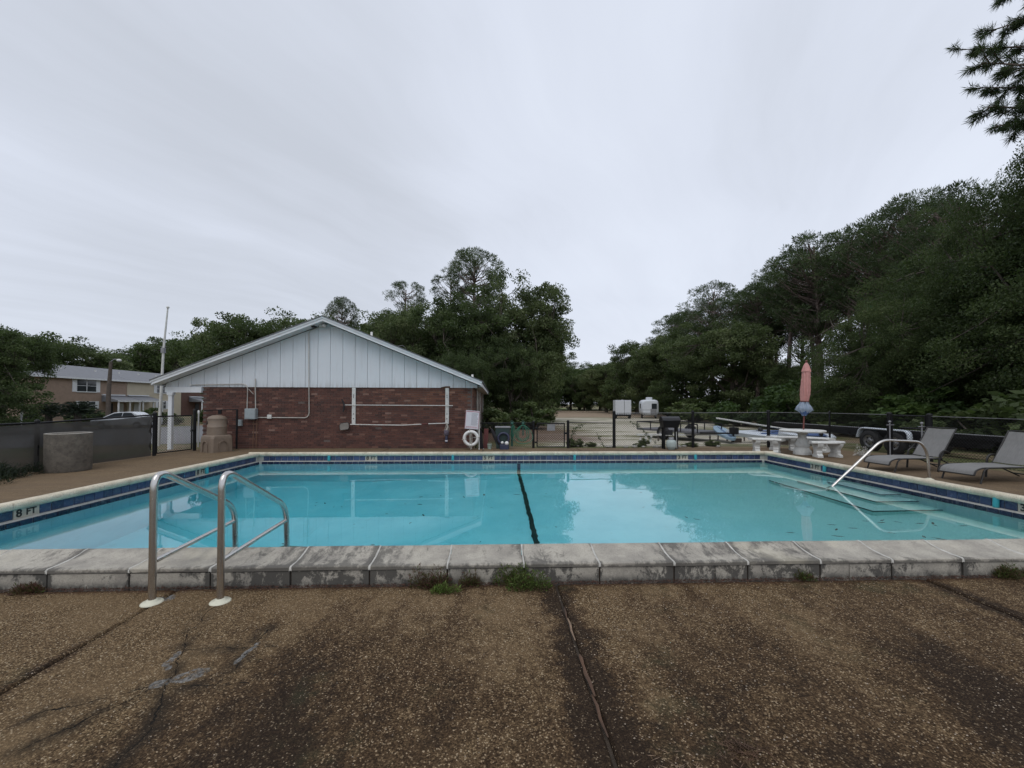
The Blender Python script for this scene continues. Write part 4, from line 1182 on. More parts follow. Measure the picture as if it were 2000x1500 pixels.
b = MB(); b.lathe([(.055, 0), (.075, .15), (.078, .155), (.07, .15)], n=16); b.build('pail', M['palegreen'], t)
b = MB(); b.tube([(-.075, 0, .15), (-.04, -.02, .19), (.04, -.02, .19), (.075, 0, .15)], .004, 5); b.build('handle', M['rope'], t)
for (x, n_, lb, wd) in ((.52, 3, 'coil of green hose hung on a thick fence stake beside the bin', .035), (.88, 5, 'large loops of green hose hung on the low fence nearest the gate', .02)):
    t = thing('garden_hose', (x, 13.50, G), lb, 'hose', 'hoses on the low fence')
    b = MB()
    for q in range(n_):
        w_, h_ = rnd.uniform(.07, .30), rnd.uniform(.28, .68)
        if x < .6: w_ *= .3
        ox = rnd.uniform(-.04, .04)
        b.tube([(ox + w_ * math.sin(a) * (1 - .35 * math.cos(a)), rnd.uniform(-.01, .01) - .02 * q, .74 - h_ / 2 + h_ / 2 * math.cos(a)) for a in [2 * math.pi * i / 22 for i in range(22)]], .010, 6, closed=True)
    b.build('coil', M['hose'], t)
    b = MB(); b.box((-wd, -.01, .05 if x < .6 else .4), (wd, .03, .72 if x < .6 else .80)); b.ball((0, -.02, .79), .05, 8); b.tube([(-.06, 0, .84), (0, 0, .88), (.07, 0, .82)], .012, 6); b.build('hanger', M['green'], t)

# ------------------------------------------------------------------ grill and tank
t = thing('barrel_grill', (5.56, 13.12, G), 'black barrel barbecue grill with closed lid standing by the fence', 'grill'); t.scale = (.88, .9, 1)
b = MB(); n = 24
pol = [(.17 * math.cos(a), .89 + .14 * math.sin(a)) for a in [math.pi * i / 14 for i in range(15)]]
b.prism(pol, .66, 'x', (-.33, 0, 0), smooth=True); b.build('lid', M['blackiron'], t)
b = MB(); b.add([(-.33, -.17, .885), (.33, -.17, .885), (.33, .17, .885), (-.33, .17, .885), (-.26, -.12, .68), (.26, -.12, .68), (.26, .12, .68), (-.26, .12, .68)], [(0, 1, 5, 4), (1, 2, 6, 5), (2, 3, 7, 6), (3, 0, 4, 7), (4, 5, 6, 7)]); b.build('firebox', M['black'], t)
b = MB(); b.tube([(-.2, -.17, .90), (-.2, -.22, .90), (.2, -.22, .90), (.2, -.17, .90)], .010, 6); b.build('handle', M['blackiron'], t)
for x in (-.235, .235):
    b = MB(); b.bbox((x - .028, -.10, 0), (x + .028, -.05, .70), .004); b.build('leg', M['black'], t)
    b = MB(); b.bbox((x - .028, .06, 0), (x + .028, .11, .70), .004); b.build('leg', M['black'], t)
b = MB(); b.box((-.15, -.02, .44), (.10, .06, .60)); b.tube([(-.22, -.08, .56), (.1, -.1, .42)], .008, 6); b.build('burner_box', M['blackiron'], t)
b = MB(); b.tube([(.20, -.13, .02), (.18, -.13, .55)], .010, 6); b.build('gas_hose', M['whiteold'], t)
t = thing('propane_tank', (5.53, 12.94, G), 'pale grey propane tank on the deck between the grill legs', 'gas tank')
b = MB(); b.lathe([(.08, 0), (.10, .0), (.10, .02), (.145, .06), (.155, .10), (.155, .22), (.13, .285), (.06, .31), (.02, .312)], n=20); b.build('cylinder', M['tank'], t)
b = MB(); b.lathe([(.075, .305), (.08, .38), (.077, .38), (.072, .305)], n=16, cap=False); b.tube([(0, 0, .31), (0, 0, .37)], .02, 8); b.build('collar', M['plate'], t)

# ------------------------------------------------------------------ concrete table, benches, umbrella
TX, TY = 8.78, 11.62
t = thing('concrete_table', (TX, TY, G), 'round white concrete picnic table on a fluted pedestal', 'table')
b = MB(); b.lathe([(.26, .625), (.49, .635), (.548, .648), (.568, .672), (.56, .695), (.52, .705), (.0001, .707)], n=44); b.build('tabletop', M['concwhite'], t)
b = MB()
prof = [(.225, 0), (.225, .10), (.205, .12), (.19, .13), (.19, .17), (.16, .185), (.165, .21), (.185, .25), (.145, .36), (.105, .46), (.095, .52), (.12, .60), (.20, .625)]
b.lathe(prof, n=48, cap=False, fn=lambda a, z: 1 + (.05 * math.cos(12 * a) if .22 < z < .56 else 0)); b.build('pedestal', M['concwhite'], t)

def bench(cx, cy, ang, label):
    """curved bench: arc seat round the table centre, carved splayed legs"""
    t = thing('concrete_bench', (cx, cy, G), label, 'bench', 'curved concrete benches round the table', rz=ang)
    Rm, half, wd = .95, R(26), .17
    b = MB(); n = 16; vs = []
    cyo = -Rm
    pr = [(-wd, .365), (-wd - .015, .385), (-wd - .01, .415), (-wd + .02, .43), (wd - .02, .43), (wd + .01, .415), (wd + .015, .385), (wd, .365)]
    for i in range(n + 1):
        a = -half + 2 * half * i / n
        e = 1 - max(0, abs(i - n / 2) - (n / 2 - 1.2)) * .16
        for (w, z) in pr:
            r_ = Rm + w * e; vs.append((r_ * math.sin(a), cyo + r_ * math.cos(a), z))
    m = len(pr); fs = [(i * m + j, i * m + (j + 1) % m, (i + 1) * m + (j + 1) % m, (i + 1) * m + j) for i in range(n) for j in range(m)]
    b.add(vs, fs, True); b.add(vs[:m], [tuple(range(m))]); b.add(vs[-m:], [tuple(range(m))]); b.build('seat', M['concwhite'], t)
    for s_ in (-1, 1):
        a = s_ * half * .60
        Mx = Matrix.Translation((Rm * math.sin(a), cyo + Rm * math.cos(a), 0)) @ Matrix.Rotation(-a, 4, 'Z')
        b = MB()
        pr2 = [(-.15, 0), (-.15, .055), (-.12, .075), (-.09, .10), (-.10, .14), (-.085, .18), (-.105, .23), (-.15, .29), (-.17, .34), (-.165, .366), (.165, .366), (.17, .34), (.15, .29), (.105, .23), (.085, .18), (.10, .14), (.09, .10), (.12, .075), (.15, .055), (.15, 0)]
        k0 = len(b.v)
        b.prism(pr2, .13, 'x', (-.065, 0, 0))
        for hh in (.12, .16, .20, .25, .30):
            for sx in (-1, 1):
                b.tube([(sx * .064, -.075, hh), (sx * .07, 0, hh + .012), (sx * .064, .075, hh)], .012, 5)
        for i in range(len(b.v)): b.v[i] = tuple(Mx @ Vector(b.v[i]))
        b.build('leg', M['concwhite'], t)
    return t
def bench_at(th, label, rr=1.02):
    # th: compass angle of the bench seen from the table centre; local +Y points away from the table
    bench(TX + math.cos(th) * rr, TY + math.sin(th) * rr, th - math.pi / 2, label)
bench(7.98, 12.0, R(-32), 'curved white concrete bench leftmost, near the far pool corner')
bench(8.98, 12.72, R(-10), 'curved white concrete bench behind the table, left of its pedestal')
bench(9.72, 12.3, R(-50), 'curved white concrete bench behind the table, right of its pedestal')
bench(8.98, 10.95, R(182), 'curved white concrete bench in front right of the table pedestal')

t = thing('closed_parasol', (TX + .0, TY, G), 'closed pink parasol with pale blue skirt standing in the table', 'parasol')
t.rotation_euler = (0, R(3.2), 0)
b = MB(); b.tube([(0, 0, .02), (0, 0, 2.66)], .021, 10); b.ball((0, 0, 2.68), .03, 8); b.build('pole', M['redpole'], t)
def pleat(k_, amp): return lambda a, z: 1 + 1.5 * amp * abs(math.cos(k_ * a * .5 + z * 1.3)) - amp + amp * .6 * math.sin((k_ + 3) * a + z * 7)
b = MB(); b.lathe([(.085, 1.50), (.095, 1.56), (.112, 1.72), (.115, 1.85), (.105, 2.1), (.093, 2.3), (.082, 2.42), (.05, 2.52)], n=64, fn=pleat(7, .20), cap=False); b.build('canopy', M['pinkc'], t)
b = MB(); b.lathe([(.108, 2.37), (.096, 2.43), (.06, 2.56), (.022, 2.63)], n=48, fn=pleat(8, .16), cap=False); b.build('top_cap', M['pinkc'], t)
b = MB(); b.lathe([(.04, 1.10), (.07, 1.18), (.18, 1.27), (.15, 1.36), (.10, 1.45), (.085, 1.51)], n=56, fn=pleat(6, .30), cap=False); b.build('skirt', M['bluec'], t)
b = MB(); b.lathe([(.04, 1.10), (.10, 1.19), (.12, 1.25), (.05, 1.32)], n=24, fn=pleat(5, .12), cap=False); b.build('skirt_lining', M['bluetrim'], t)
b = MB(); b.lathe([(.108, 1.50), (.112, 1.515), (.108, 1.53)], n=20, cap=False); b.build('tie_strap', M['redpole'], t)

# ------------------------------------------------------------------ loungers (feet end towards the pool)
def lounger():
    t = thing('sun_lounger', (0, 0, 0), 'x y z w', 'sun lounger', 'grey sling loungers on the right deck')
    W2 = .285
    # sling surface: foot curve, flat seat, raised back  (x, z)
    seat = [(0.0, .16), (.03, .225), (.10, .265), (.22, .285), (.7, .295), (1.22, .285)]
    def sheet(p, wd, th=.006, name='seat_sling'):
        b = MB(); vs = []
        for (x, z) in p: vs += [(x, -wd, z), (x, 0, z - .008), (x, wd, z), (x, wd, z - th), (x, 0, z - .008 - th), (x, -wd, z - th)]
        fs = []
        for i in range(len(p) - 1):
            for j in range(6): fs.append((i * 6 + j, i * 6 + (j + 1) % 6, i * 6 + 6 + (j + 1) % 6, i * 6 + 6 + j))
        b.add(vs, fs, True); b.add(vs[:6], [tuple(range(6))]); b.add(vs[-6:], [tuple(range(6))])
        o = b.build(name, M['sling'], t)
        try: o.data.set_sharp_from_angle(angle=R(50))
        except Exception: pass
    sheet(bez([(x, 0, z) for x, z in seat], 3, .05) and [(p.x, p.z) for p in bez([(x, 0, z) for x, z in seat], 3, .06)], W2 - .012)
    sheet([(1.20, .31), (1.32, .49), (1.45, .68), (1.58, .90)], W2 - .012, name='back_sling')
    for s_ in (-1, 1):
        b = MB(); b.tube(bez([(.0, s_ * W2, .15), (.03, s_ * W2, .235), (.16, s_ * W2, .28), (1.24, s_ * W2, .275)], 4, .08), .014, 8); b.build('side_rail', M['frame'], t)
        b = MB(); b.tube([(1.20, s_ * W2, .28), (1.59, s_ * W2, .915)], .014, 8); b.build('back_rail', M['frame'], t)
        b = MB(); b.tube(bez([(.28, s_ * (W2 + .01), .275), (.19, s_ * (W2 + .015), .25), (.10, s_ * (W2 + .02), .0)], 5, .09), .014, 8); b.build('leg', M['frame'], t)
        b = MB(); b.tube(bez([(1.10, s_ * (W2 + .035), 0), (1.14, s_ * (W2 + .04), .38), (1.22, s_ * (W2 + .04), .45), (1.34, s_ * (W2 + .02), .43), (1.42, s_ * (W2 + .0), .38)], 5, .1), [.022] * 0 or .016, 8, flat=1.4); b.build('armrest', M['frame'], t)
        b = MB(); b.tube([(1.20, s_ * (W2 - .02), .26), (1.78, s_ * (W2 - .02), .02)], .014, 8); b.build('leg', M['frame'], t)
    b = MB(); b.tube([(1.59, -W2, .915), (1.59, W2, .915)], .012, 8); b.build('top_bar', M['frame'], t)
    b = MB(); b.tube([(0, -W2, .15), (0, W2, .15)], .012, 8); b.build('foot_bar', M['frame'], t)
    b = MB(); b.tube([(1.24, -W2, .26), (1.24, W2, .26)], .012, 8); b.build('hinge_bar', M['frame'], t)
    b = MB(); b.tube([(1.66, -W2, .08), (1.66, W2, .08)], .012, 8); b.build('rear_bar', M['frame'], t)
    return t
lg = lounger(); lg.location = (8.27, 8.76, G); lg.rotation_euler = (0, 0, R(3)); lg['label'] = 'grey sling sun lounger behind the slanting steel handrail'
lg2 = copy_tree(lg); lg2.location = (8.60, 7.48, G); lg2.rotation_euler = (0, 0, R(4)); lg2['label'] = 'grey sling sun lounger rightmost, partly out of frame'

# ------------------------------------------------------------------ things beyond the fence
def wheel(t, c, r, w, hub=.55, axis='x'):
    Mx = Matrix.Translation(c) @ Matrix.Rotation(R(90), 4, 'Y' if axis == 'x' else 'X')
    b = MB(); b.lathe([(r * .6, -w / 2), (r * .92, -w / 2), (r, -w * .3), (r, w * .3), (r * .92, w / 2), (r * .6, w / 2)], n=24, M=Mx, cap=False)
    wh = b.build('wheel', M['rubber'], t)
    b = MB(); b.lathe([(.0001, -w * .30), (r * .2, -w * .42), (r * .25, -w * .25), (r * .5, -w * .22), (r * .6, -w * .45), (r * .62, w * .45), (r * .5, w * .22), (.0001, w * .2)], n=20, M=Mx, cap=False)
    b.build('rim', M['rim'], wh)
    for q in range(5):
        a = 2 * math.pi * q / 5; b = MB()
        Mq = Mx @ Matrix.Translation((r * .36 * math.cos(a), r * .36 * math.sin(a), -w * .26)); b.lathe([(r * .07, -.004), (.0001, -.006)], n=8, M=Mq); b.build('hub_hole', M['black'], wh)
    return wh
t = thing('boat_trailer', (12.2, 12.35, .06), 'long black twin axle trailer with pale wheels behind the side fence', 'trailer')
for s_ in (0, 1.35):
    for y in (-.45, .37): wheel(t, (-.35 + s_, y, .34), .335, .2)
    b = MB(); b.tube(bez([(-.36 + s_, -.88, .42), (-.36 + s_, -.86, .72), (-.36 + s_, .72, .74), (-.36 + s_, .82, .44)], 5, .2), .03, 6, flat=3.0); b.build('mudguard', M['hull' if s_ == 0 else 'black'], t)
b = MB(); b.box((-.12, -7.0, .48), (-.02, 5.4, .60)); b.box((1.15, -7.0, .48), (1.25, 5.4, .60))
for y in (-6, -4.4, -2.8, -1.2, 1.4, 3, 4.6): b.box((-.12, y, .50), (1.25, y + .08, .56))
b.build('chassis', M['black'], t)
b = MB(); b.box((-.16, -7.0, .60), (-.02, 5.4, .72)); b.build('side_rail', M['black'], t)
b = MB(); b.box((-.165, -6.9, .72), (-.02, 5.2, .735)); b.build('rail_cap', M['plate'], t)
b = MB(); b.box((.3, -2.0, .35), (.7, .8, .47)); b.build('axle_beam', M['black'], t)

t = thing('utility_trailer', (7.6, 17.2, .10), 'low black utility trailer with open side rails behind the grill', 'trailer', rz=R(-62))
b = MB(); b.box((-1.5, -.75, .32), (1.5, .75, .40)); b.build('bed', M['greypl'], t)
b = MB()
for s_ in (-.75, .75):
    b.tube([(-1.5, s_, .68), (1.5, s_, .68)], .025, 6)
    for x in (-1.5, -.75, 0, .75, 1.5): b.tube([(x, s_, .36), (x, s_, .68)], .022, 6)
b.tube([(-1.5, -.75, .68), (-1.5, .75, .68)], .025, 6); b.build('side_rails', M['black'], t)
b = MB(); b.tube([(1.5, -.6, .36), (2.6, 0, .38)], .035, 6); b.tube([(1.5, .6, .36), (2.6, 0, .38)], .035, 6); b.tube([(2.45, 0, .05), (2.45, 0, .62)], .035, 8); b.bbox((2.35, -.12, .35), (2.6, .12, .60), .02); b.build('tow_bar', M['black'], t)
for y in (-.86, .86): wheel(t, (0, y, .29), .28, .16, axis='y')
t = thing('border_rail', (5.5, 16.1, .10), 'long low white rail of short lengths lying beyond the grill', 'rail')
for i in range(14):
    b = MB(); x = i * .345; b.bbox((x + .008, -.035, .22), (x + .335, .035, .285), .006); b.build('rail_segment', M['whiteold'], t)
    if i % 2 == 0:
        b = MB(); b.box((x + .15, -.02, -.02), (x + .19, .02, .22)); b.build('stake', M['wood'], t)
for k_, x in enumerate((5.55, 5.75, 5.95)):
    t = thing('white_stake', (x - .1, 15.6, .10), 'short white stake standing in the weeds before the white rail', 'stake', 'short white stakes in the weeds')
    b = MB(); b.box((-.03, -.02, 0), (.03, .02, .20 + .03 * k_), Matrix.Rotation(R(12), 4, 'Y')); b.build('stake', M['whiteold'], t)

def hull(t, L, Wd, Hh, mat, name='hull', z=0., pointy=.2):
    b = MB(); n = 18; vs = []
    for i in range(n + 1):
        f = i / n; w = Wd / 2 * (math.sin(math.pi * min(1, f * .5 + .5 if f > .999 else (f ** .75) * .62)) if f < 1 else .75)
        w = Wd / 2 * (1 - (1 - min(1, f / .55)) ** 1.45) if f < .55 else Wd / 2 * (1 - .22 * ((f - .55) / .45) ** 2)
        k_ = Hh * (.35 + .65 * min(1, f / .35)); x = -L / 2 + L * f; sh = .10 * (1 - f) ** 2
        vs += [(x, -w, z + Hh + sh), (x, -w * .85, z + Hh * .45 + sh), (x, 0, z + Hh - k_ + sh), (x, w * .85, z + Hh * .45 + sh), (x, w, z + Hh + sh), (x, 0, z + Hh + .05 + sh)]
    fs = [(i * 6 + j, i * 6 + (j + 1) % 6, (i + 1) * 6 + (j + 1) % 6, (i + 1) * 6 + j) for i in range(n) for j in range(6)]
    b.add(vs, fs, True); b.add(vs[-6:], [tuple(range(6))]); o = b.build(name, mat, t)
    try: o.data.set_sharp_from_angle(angle=R(45))
    except Exception: pass
    return o
def sailboat(loc, rz, L, label, mast=True, mat='hull'):
    t = thing('sailing_dinghy', (*loc, .10), label, 'boat', 'small boats on the ground beyond the fence', rz=rz)
    t.rotation_euler = (R(15), 0, rz)
    hull(t, L, L * .28, .26, M[mat], z=.10)
    b = MB(); b.box((-L * .42, -.04, 0.0), (-L * .30, .04, .16)); b.build('cradle_block', M['wood'], t)
    b = MB(); b.box((L * .3, -.3, 0.0), (L * .38, .3, .14)); b.build('cradle_block', M['wood'], t)
    b = MB(); b.prism([(-.1 * L, -.2), (.32 * L, -.26), (.34 * L, .26), (-.1 * L, .2)], .02, 'z', (0, 0, .41)); b.build('cockpit', M['bluetrim'], t)
    b = MB()
    for q in range(5):
        y0 = rnd.uniform(-.35, .35); b.tube([(-L * .3 + q * .5, y0, .44), (-L * .1 + q * .4, -y0, .46)], .010, 5)
    b.ball((-.2, .1, .48), .09, 8); b.ball((.4, -.2, .47), .07, 8)
    b.build('rigging', M['blackiron'], t)
    if mast:
        b = MB(); b.tube([(-L * .62, .12, .92), (L * .2, .0, .56), (L * .55, -.05, .44)], .032, 8); b.build('mast', M['whiteold'], t)
    return t
sailboat((10.15, 15.3), R(-10), 2.9, 'white sailing dinghy with long raised mast left of the concrete table')
sailboat((11.0, 14.5), R(-4), 1.9, 'white sailing dinghy seen under the round table top', False)
A_, B_ = Vector((9.05, 16.8, .62)), Vector((8.58, 14.75, .27)); dd_ = (B_ - A_)
t = thing('paddle_board', tuple((A_ + B_) / 2), 'pale blue paddle board lying tilted left of the white dinghy', 'paddle board')
t.rotation_euler = dd_.to_track_quat('X', 'Z').to_euler(); Lb = dd_.length
b = MB(); pol = [(Lb / 2 * math.cos(2 * math.pi * i / 28), .27 * math.sin(2 * math.pi * i / 28)) for i in range(28)]; b.prism(pol, .09, 'z', (0, 0, -.04)); b.build('board', M['paleblue'], t)
b = MB(); b.box((-Lb * .4, -.025, .052), (Lb * .4, .025, .058)); b.build('stripe', M['bluetrim'], t)
b = MB(); b.box((-Lb * .35, -.02, -.5), (-Lb * .33, .02, -.045)); b.build('prop', M['wood'], t)

# box trailer and camper at the far end of the field
t = thing('box_trailer', (12.65, 40.9, .10), 'white enclosed box trailer with rear doors at the far end of the field', 'trailer', rz=R(-9)); t.scale = (.78, .55, .86)
b = MB(); b.bbox((-.98, 0, .50), (.98, 3.6, 2.15), .03); b.build('body', M['trailerw'], t)
for x in (-.74, .15):
    b = MB(); b.box((x, -.02, .56), (x + (.85 if x < 0 else .78), .0, 2.08)); b.build('rear_door', M['trailerw'], t)
b = MB(); b.box((.10, -.03, .5), (.14, -.021, 2.12)); b.build('door_bar', M['black'], t)
b = MB(); b.bbox((-.98, -.05, .30), (.98, .05, .50), .01); b.build('bumper', M['black'], t)
b = MB(); b.box((-.2, .4, 2.151), (.0, .6, 2.22)); b.build('roof_vent', M['plate'], t)
for x in (-.86, .86):
    wheel(t, (x, 1.4, .30), .32, .2); wheel(t, (x, .5, .30), .32, .2)
t = thing('camper', (15.5, 41.3, .10), 'small rounded white camper with rooftop unit right of the box trailer', 'camper', rz=R(-14)); t.scale = (.84, .75, .93)
b = MB(); n = 28
def se(a, w, h, e=.45): return (w * math.copysign(abs(math.cos(a)) ** e, math.cos(a)), h * math.copysign(abs(math.sin(a)) ** e, math.sin(a)))
vs = []; st = [(0, .80), (.12, .93), (.35, 1), (3.2, 1), (3.6, .95), (3.8, .8)]
for (y, s_) in st:
    for i in range(n):
        a = 2 * math.pi * i / n; x, z = se(a, 1.03 * s_, .86 * s_); vs.append((x, y, 1.20 + z))
b.add(vs, [(i * n + j, i * n + (j + 1) % n, (i + 1) * n + (j + 1) % n, (i + 1) * n + j) for i in range(len(st) - 1) for j in range(n)], True)
b.add(vs[:n], [tuple(range(n))]); b.add(vs[-n:], [tuple(range(n))]); b.build('body', M['camperw'], t)
b = MB(); b.bbox((-.35, .9, 2.05), (.35, 1.7, 2.32), .04); b.build('air_conditioner', M['camperw'], t)
b = MB(); b.box((.18, -.02, 1.05), (.78, .0, 1.62)); b.build('rear_window', M['glass'], t)
b = MB(); b.box((.05, -.08, .42), (.75, .0, 1.05)); b.build('storage_hatch', M['plate'], t)
b = MB(); b.box((-1.045, .5, 1.1), (-1.03, .9, 1.6)); b.box((-1.045, 1.1, 1.1), (-1.03, 1.5, 1.6)); b.build('side_window', M['glass'], t)
b = MB(); b.box((-.95, -.012, .92), (.0, .0, .95)); b.build('trim_stripe', M['plate'], t)
for x in (-.8, .8): wheel(t, (x, 1.7, .26), .28, .18)
b = MB(); b.box((-.7, -.05, .18), (-.62, .05, .5)); b.box((.62, -.05, .18), (.70, .05, .5)); b.build('jack_leg', M['plate'], t)

# ------------------------------------------------------------------ far left: townhouses, car, poles
HX, HZ = -58.5, -.78
def townhouse(y0, y1, wmat, label, wins, doors, awn, roof=True, pale=False):
    t = thing('townhouse', (HX, (y0 + y1) / 2, HZ), label, 'house', 'row of two storey townhouses'); IV = Matrix.Translation((-HX, -(y0 + y1) / 2, -HZ))
    def P(o, p=t):
        o.parent = p
        if p is t: o.matrix_parent_inverse = IV
        return o
    b = MB(); b.box((HX - 10, y0 + .01, HZ - .3), (HX, y1 - .01, 5.0)); P(b.build('wall', wmat))
    b = MB(); b.prism([(HX + .45, 4.92), (HX - 5, 6.95), (HX - 10.45, 4.92), (HX - 10.45, 5.1), (HX - 5, 7.15), (HX + .45, 5.1)], y1 - y0 + .0, 'y', (0, y0, 0)); rf = P(b.build('roof', M['houseroof']))
    b = MB(); b.box((HX + .45, y0, 4.90), (HX + .50, y1, 5.12)); P(b.build('eave_fascia', M['white']))
    for yv in np.linspace(y0 + 2, y1 - 2, 3):
        b = MB(); b.lathe([(.12, 0), (.12, .5)], (HX - 3, yv, 6.1), 8); b.build('roof_vent', M['lampw'], rf)
    for (a, c, z0, z1, sh) in wins:
        b = MB(); b.box((HX + .0, a - .06, z0 - .06), (HX + .06, c + .06, z1 + .06)); w = P(b.build('window', M['white']))
        m_ = (a + c) / 2; zm = (z0 + z1) / 2
        for (p, q) in ((a, m_ - .04), (m_ + .04, c)):
            for (r_, s_) in ((z0, zm - .03), (zm + .03, z1)):
                b = MB(); b.box((HX + .061, p + .02, r_), (HX + .07, q - .02, s_)); b.build('pane', M['glass'], w)
        b = MB(); b.box((HX + .0, a - .1, z0 - .14), (HX + .12, c + .1, z0 - .062)); b.build('sill', M['whiteold'], w)
        if sh:
            for (p, q) in ((a - sh - .07, a - .07), (c + .07, c + .07 + sh)):
                b = MB(); b.box((HX, p, z0 - .08), (HX + .05, q, z1 + .08)); P(b.build('shutter', M['white']))
    for (a, c, z1) in doors:
        b = MB(); b.box((HX, a, HZ), (HX + .06, c, z1)); dd = P(b.build('door', M['white'] if rnd.random() < .5 else M['black']))
        b = MB(); b.ball((HX + .09, c - .12, HZ + 1.0), .04, 8); b.build('handle', M['rim'], dd)
    for (a, c, zt, zl) in awn:
        b = MB(); b.prism([(HX + .02, zt), (HX + 2.4, zl), (HX + 2.4, zl - .18), (HX + .02, zl - .18)], c - a, 'y', (0, a, 0)); P(b.build('porch_roof', M['houseroof']))
        b = MB(); b.box((HX + 2.41, a, zl - .22), (HX + 2.46, c, zl + .01)); P(b.build('porch_fascia', M['white']))
        for yy_ in (a + .15, (a + c) / 2, c - .3):
            b = MB(); b.box((HX + 2.2, yy_, HZ), (HX + 2.35, yy_ + .16, zl - .19)); P(b.build('porch_post', M['white']))
        b = MB(); b.box((HX + .0, a, zt + .05), (HX + .25, c - .4, zt + .22)); P(b.build('flashing', M['white']))
    return t
townhouse(54.0, 68.2, M['housebrick'], 'tan brick townhouse with a large white shuttered window at the left', [(60.3, 63.1, 3.2, 4.82, .55), (60.8, 63.0, .75, 1.75, .5)], [(64.8, 65.8, 1.5), (66.6, 67.6, 1.5)], [(64.0, 68.1, 2.65, 1.95)])
townhouse(68.25, 79.6, M['beige'], 'beige rendered townhouse in the middle of the row behind the flagpole', [(74.0, 76.3, 3.35, 4.75, .5), (74.3, 76.0, .6, 1.9, .45)], [(69.5, 70.5, 1.5)], [(68.3, 72.6, 2.65, 1.95)])
townhouse(79.65, 97.0, M['housebrown'], 'brown brick townhouse seen through the porch beside the white post', [(88, 90.5, .6, 1.9, .5), (88, 90.5, 3.3, 4.7, .5)], [(83.2, 84.2, 1.5)], [(81.6, 86.5, 2.65, 2.0)])
t = thing('white_sedan', (-32.5, 38.0, -.68), 'white sedan parked in front of the townhouses, its roof above the windscreen', 'car', rz=R(4))
prof = [(-2.25, .35), (-2.3, .62), (-2.15, .82), (-1.35, .96), (-.55, 1.40), (.1, 1.47), (.85, 1.44), (1.55, 1.08), (2.2, .98), (2.3, .7), (2.25, .35)]
b = MB(); vs = []; n = len(prof)
for s_, k_ in ((-.88, 1), (.88, 1)):
    for (x, z) in prof: vs.append((x, s_ * (1 if z < 1.0 else .78), z))
b.add(vs, [(i, i + 1, n + i + 1, n + i) for i in range(n - 1)], True); b.add(vs[:n], [tuple(range(n))]); b.add(vs[n:], [tuple(range(n))]); b.build('body', M['car'], t)
b = MB()
for s_ in (-1, 1):
    b.add([(-1.15, s_ * .86, 1.0), (-.5, s_ * .73, 1.35), (.15, s_ * .71, 1.41), (.15, s_ * .87, 1.0)], [(0, 1, 2, 3)]); b.add([(.22, s_ * .87, 1.0), (.22, s_ * .71, 1.41), (.85, s_ * .72, 1.38), (1.35, s_ * .86, 1.05)], [(0, 1, 2, 3)])
for v_i in range(len(b.v)): p = b.v[v_i]; b.v[v_i] = (p[0], p[1] * 1.012, p[2])
b.add([(-1.30, -.75, .99), (-1.30, .75, .99), (-.60, .66, 1.385), (-.60, -.66, 1.385)], [(0, 1, 2, 3)])
b.build('windows', M['carglass'], t, fix=False)
for x in (-1.4, 1.4):
    for y in (-.82, .82): wheel(t, (x, y, .32), .32, .2, axis='y')
for y in (-.6, .6):
    b = MB(); b.ball((-2.22, y, .68), .12, 8, .5, 1.3, .7); b.build('headlight', M['glass'], t)
t = thing('flagpole', (-11.42, 14.55, .05), 'tall thin weathered white flagpole leaning slightly right by the entry gate', 'pole')
b = MB(); b.tube([(0, 0, 0), (.06, 0, 1.6), (.12, 0, 3.3), (.24, 0, 4.72)], [.05, .045, .035, .022], 10); b.ball((.245, 0, 4.76), .045, 8); b.build('pole', M['whiteold'], t)
b = MB(); b.bbox((.06, -.05, 3.20), (.17, .05, 3.38), .01); b.tube([(.0, 0, 3.42), (.22, 0, 3.42)], .008, 6); b.build('cleat', M['plate'], t)
t = thing('street_lamp', (-34.5, 38.4, -.75), 'dark wooden street lamp with a white head in front of the townhouses', 'street lamp')
b = MB(); b.tube([(0, 0, 0), (.0, 0, 3.2), (.15, 0, 6.0)], [.20, .16, .12], 8); b.build('pole', M['wood'], t)
b = MB(); b.tube([(.15, 0, 6.0), (.45, 0, 6.22), (.75, 0, 6.2)], .04, 6); b.build('arm', M['plate'], t)
b = MB(); b.ball((.85, 0, 6.12), .16, 10, 1.3, 1, .8); b.build('lamp_head', M['lampw'], t)
t = thing('street_lamp', (-6.6, 31.0, .08), 'small white lamp head peeking over the right roof slope', 'street lamp')
b = MB(); b.tube([(0, 0, 0), (0, 0, 5.55)], .07, 8); b.build('pole', M['wood'], t)
b = MB(); b.tube([(0, 0, 5.5), (-.3, 0, 5.78), (-.75, 0, 5.70)], .03, 6); b.build('arm', M['plate'], t)
b = MB(); b.ball((-.9, 0, 5.66), .14, 10, 1.5, 1, .7); b.build('lamp_head', M['lampw'], t)
for (x, y, lb) in ((-36.0, 33.0, 'white twisted post under the left oak'),):
    t = thing('twisted_post', (x, y, -.7), lb, 'post')
    b = MB(); b.tube([(0, 0, 0), (.0, 0, 2.6)], .05, 8); b.tube([(-.5, 0, 2.75), (0, 0, 2.6)], .05, 8)
    for q in range(7): b.lathe([(.075, 1.4 + q * .17), (.08, 1.44 + q * .17), (.075, 1.48 + q * .17)], n=10)
    b.build('post', M['lampw'], t)

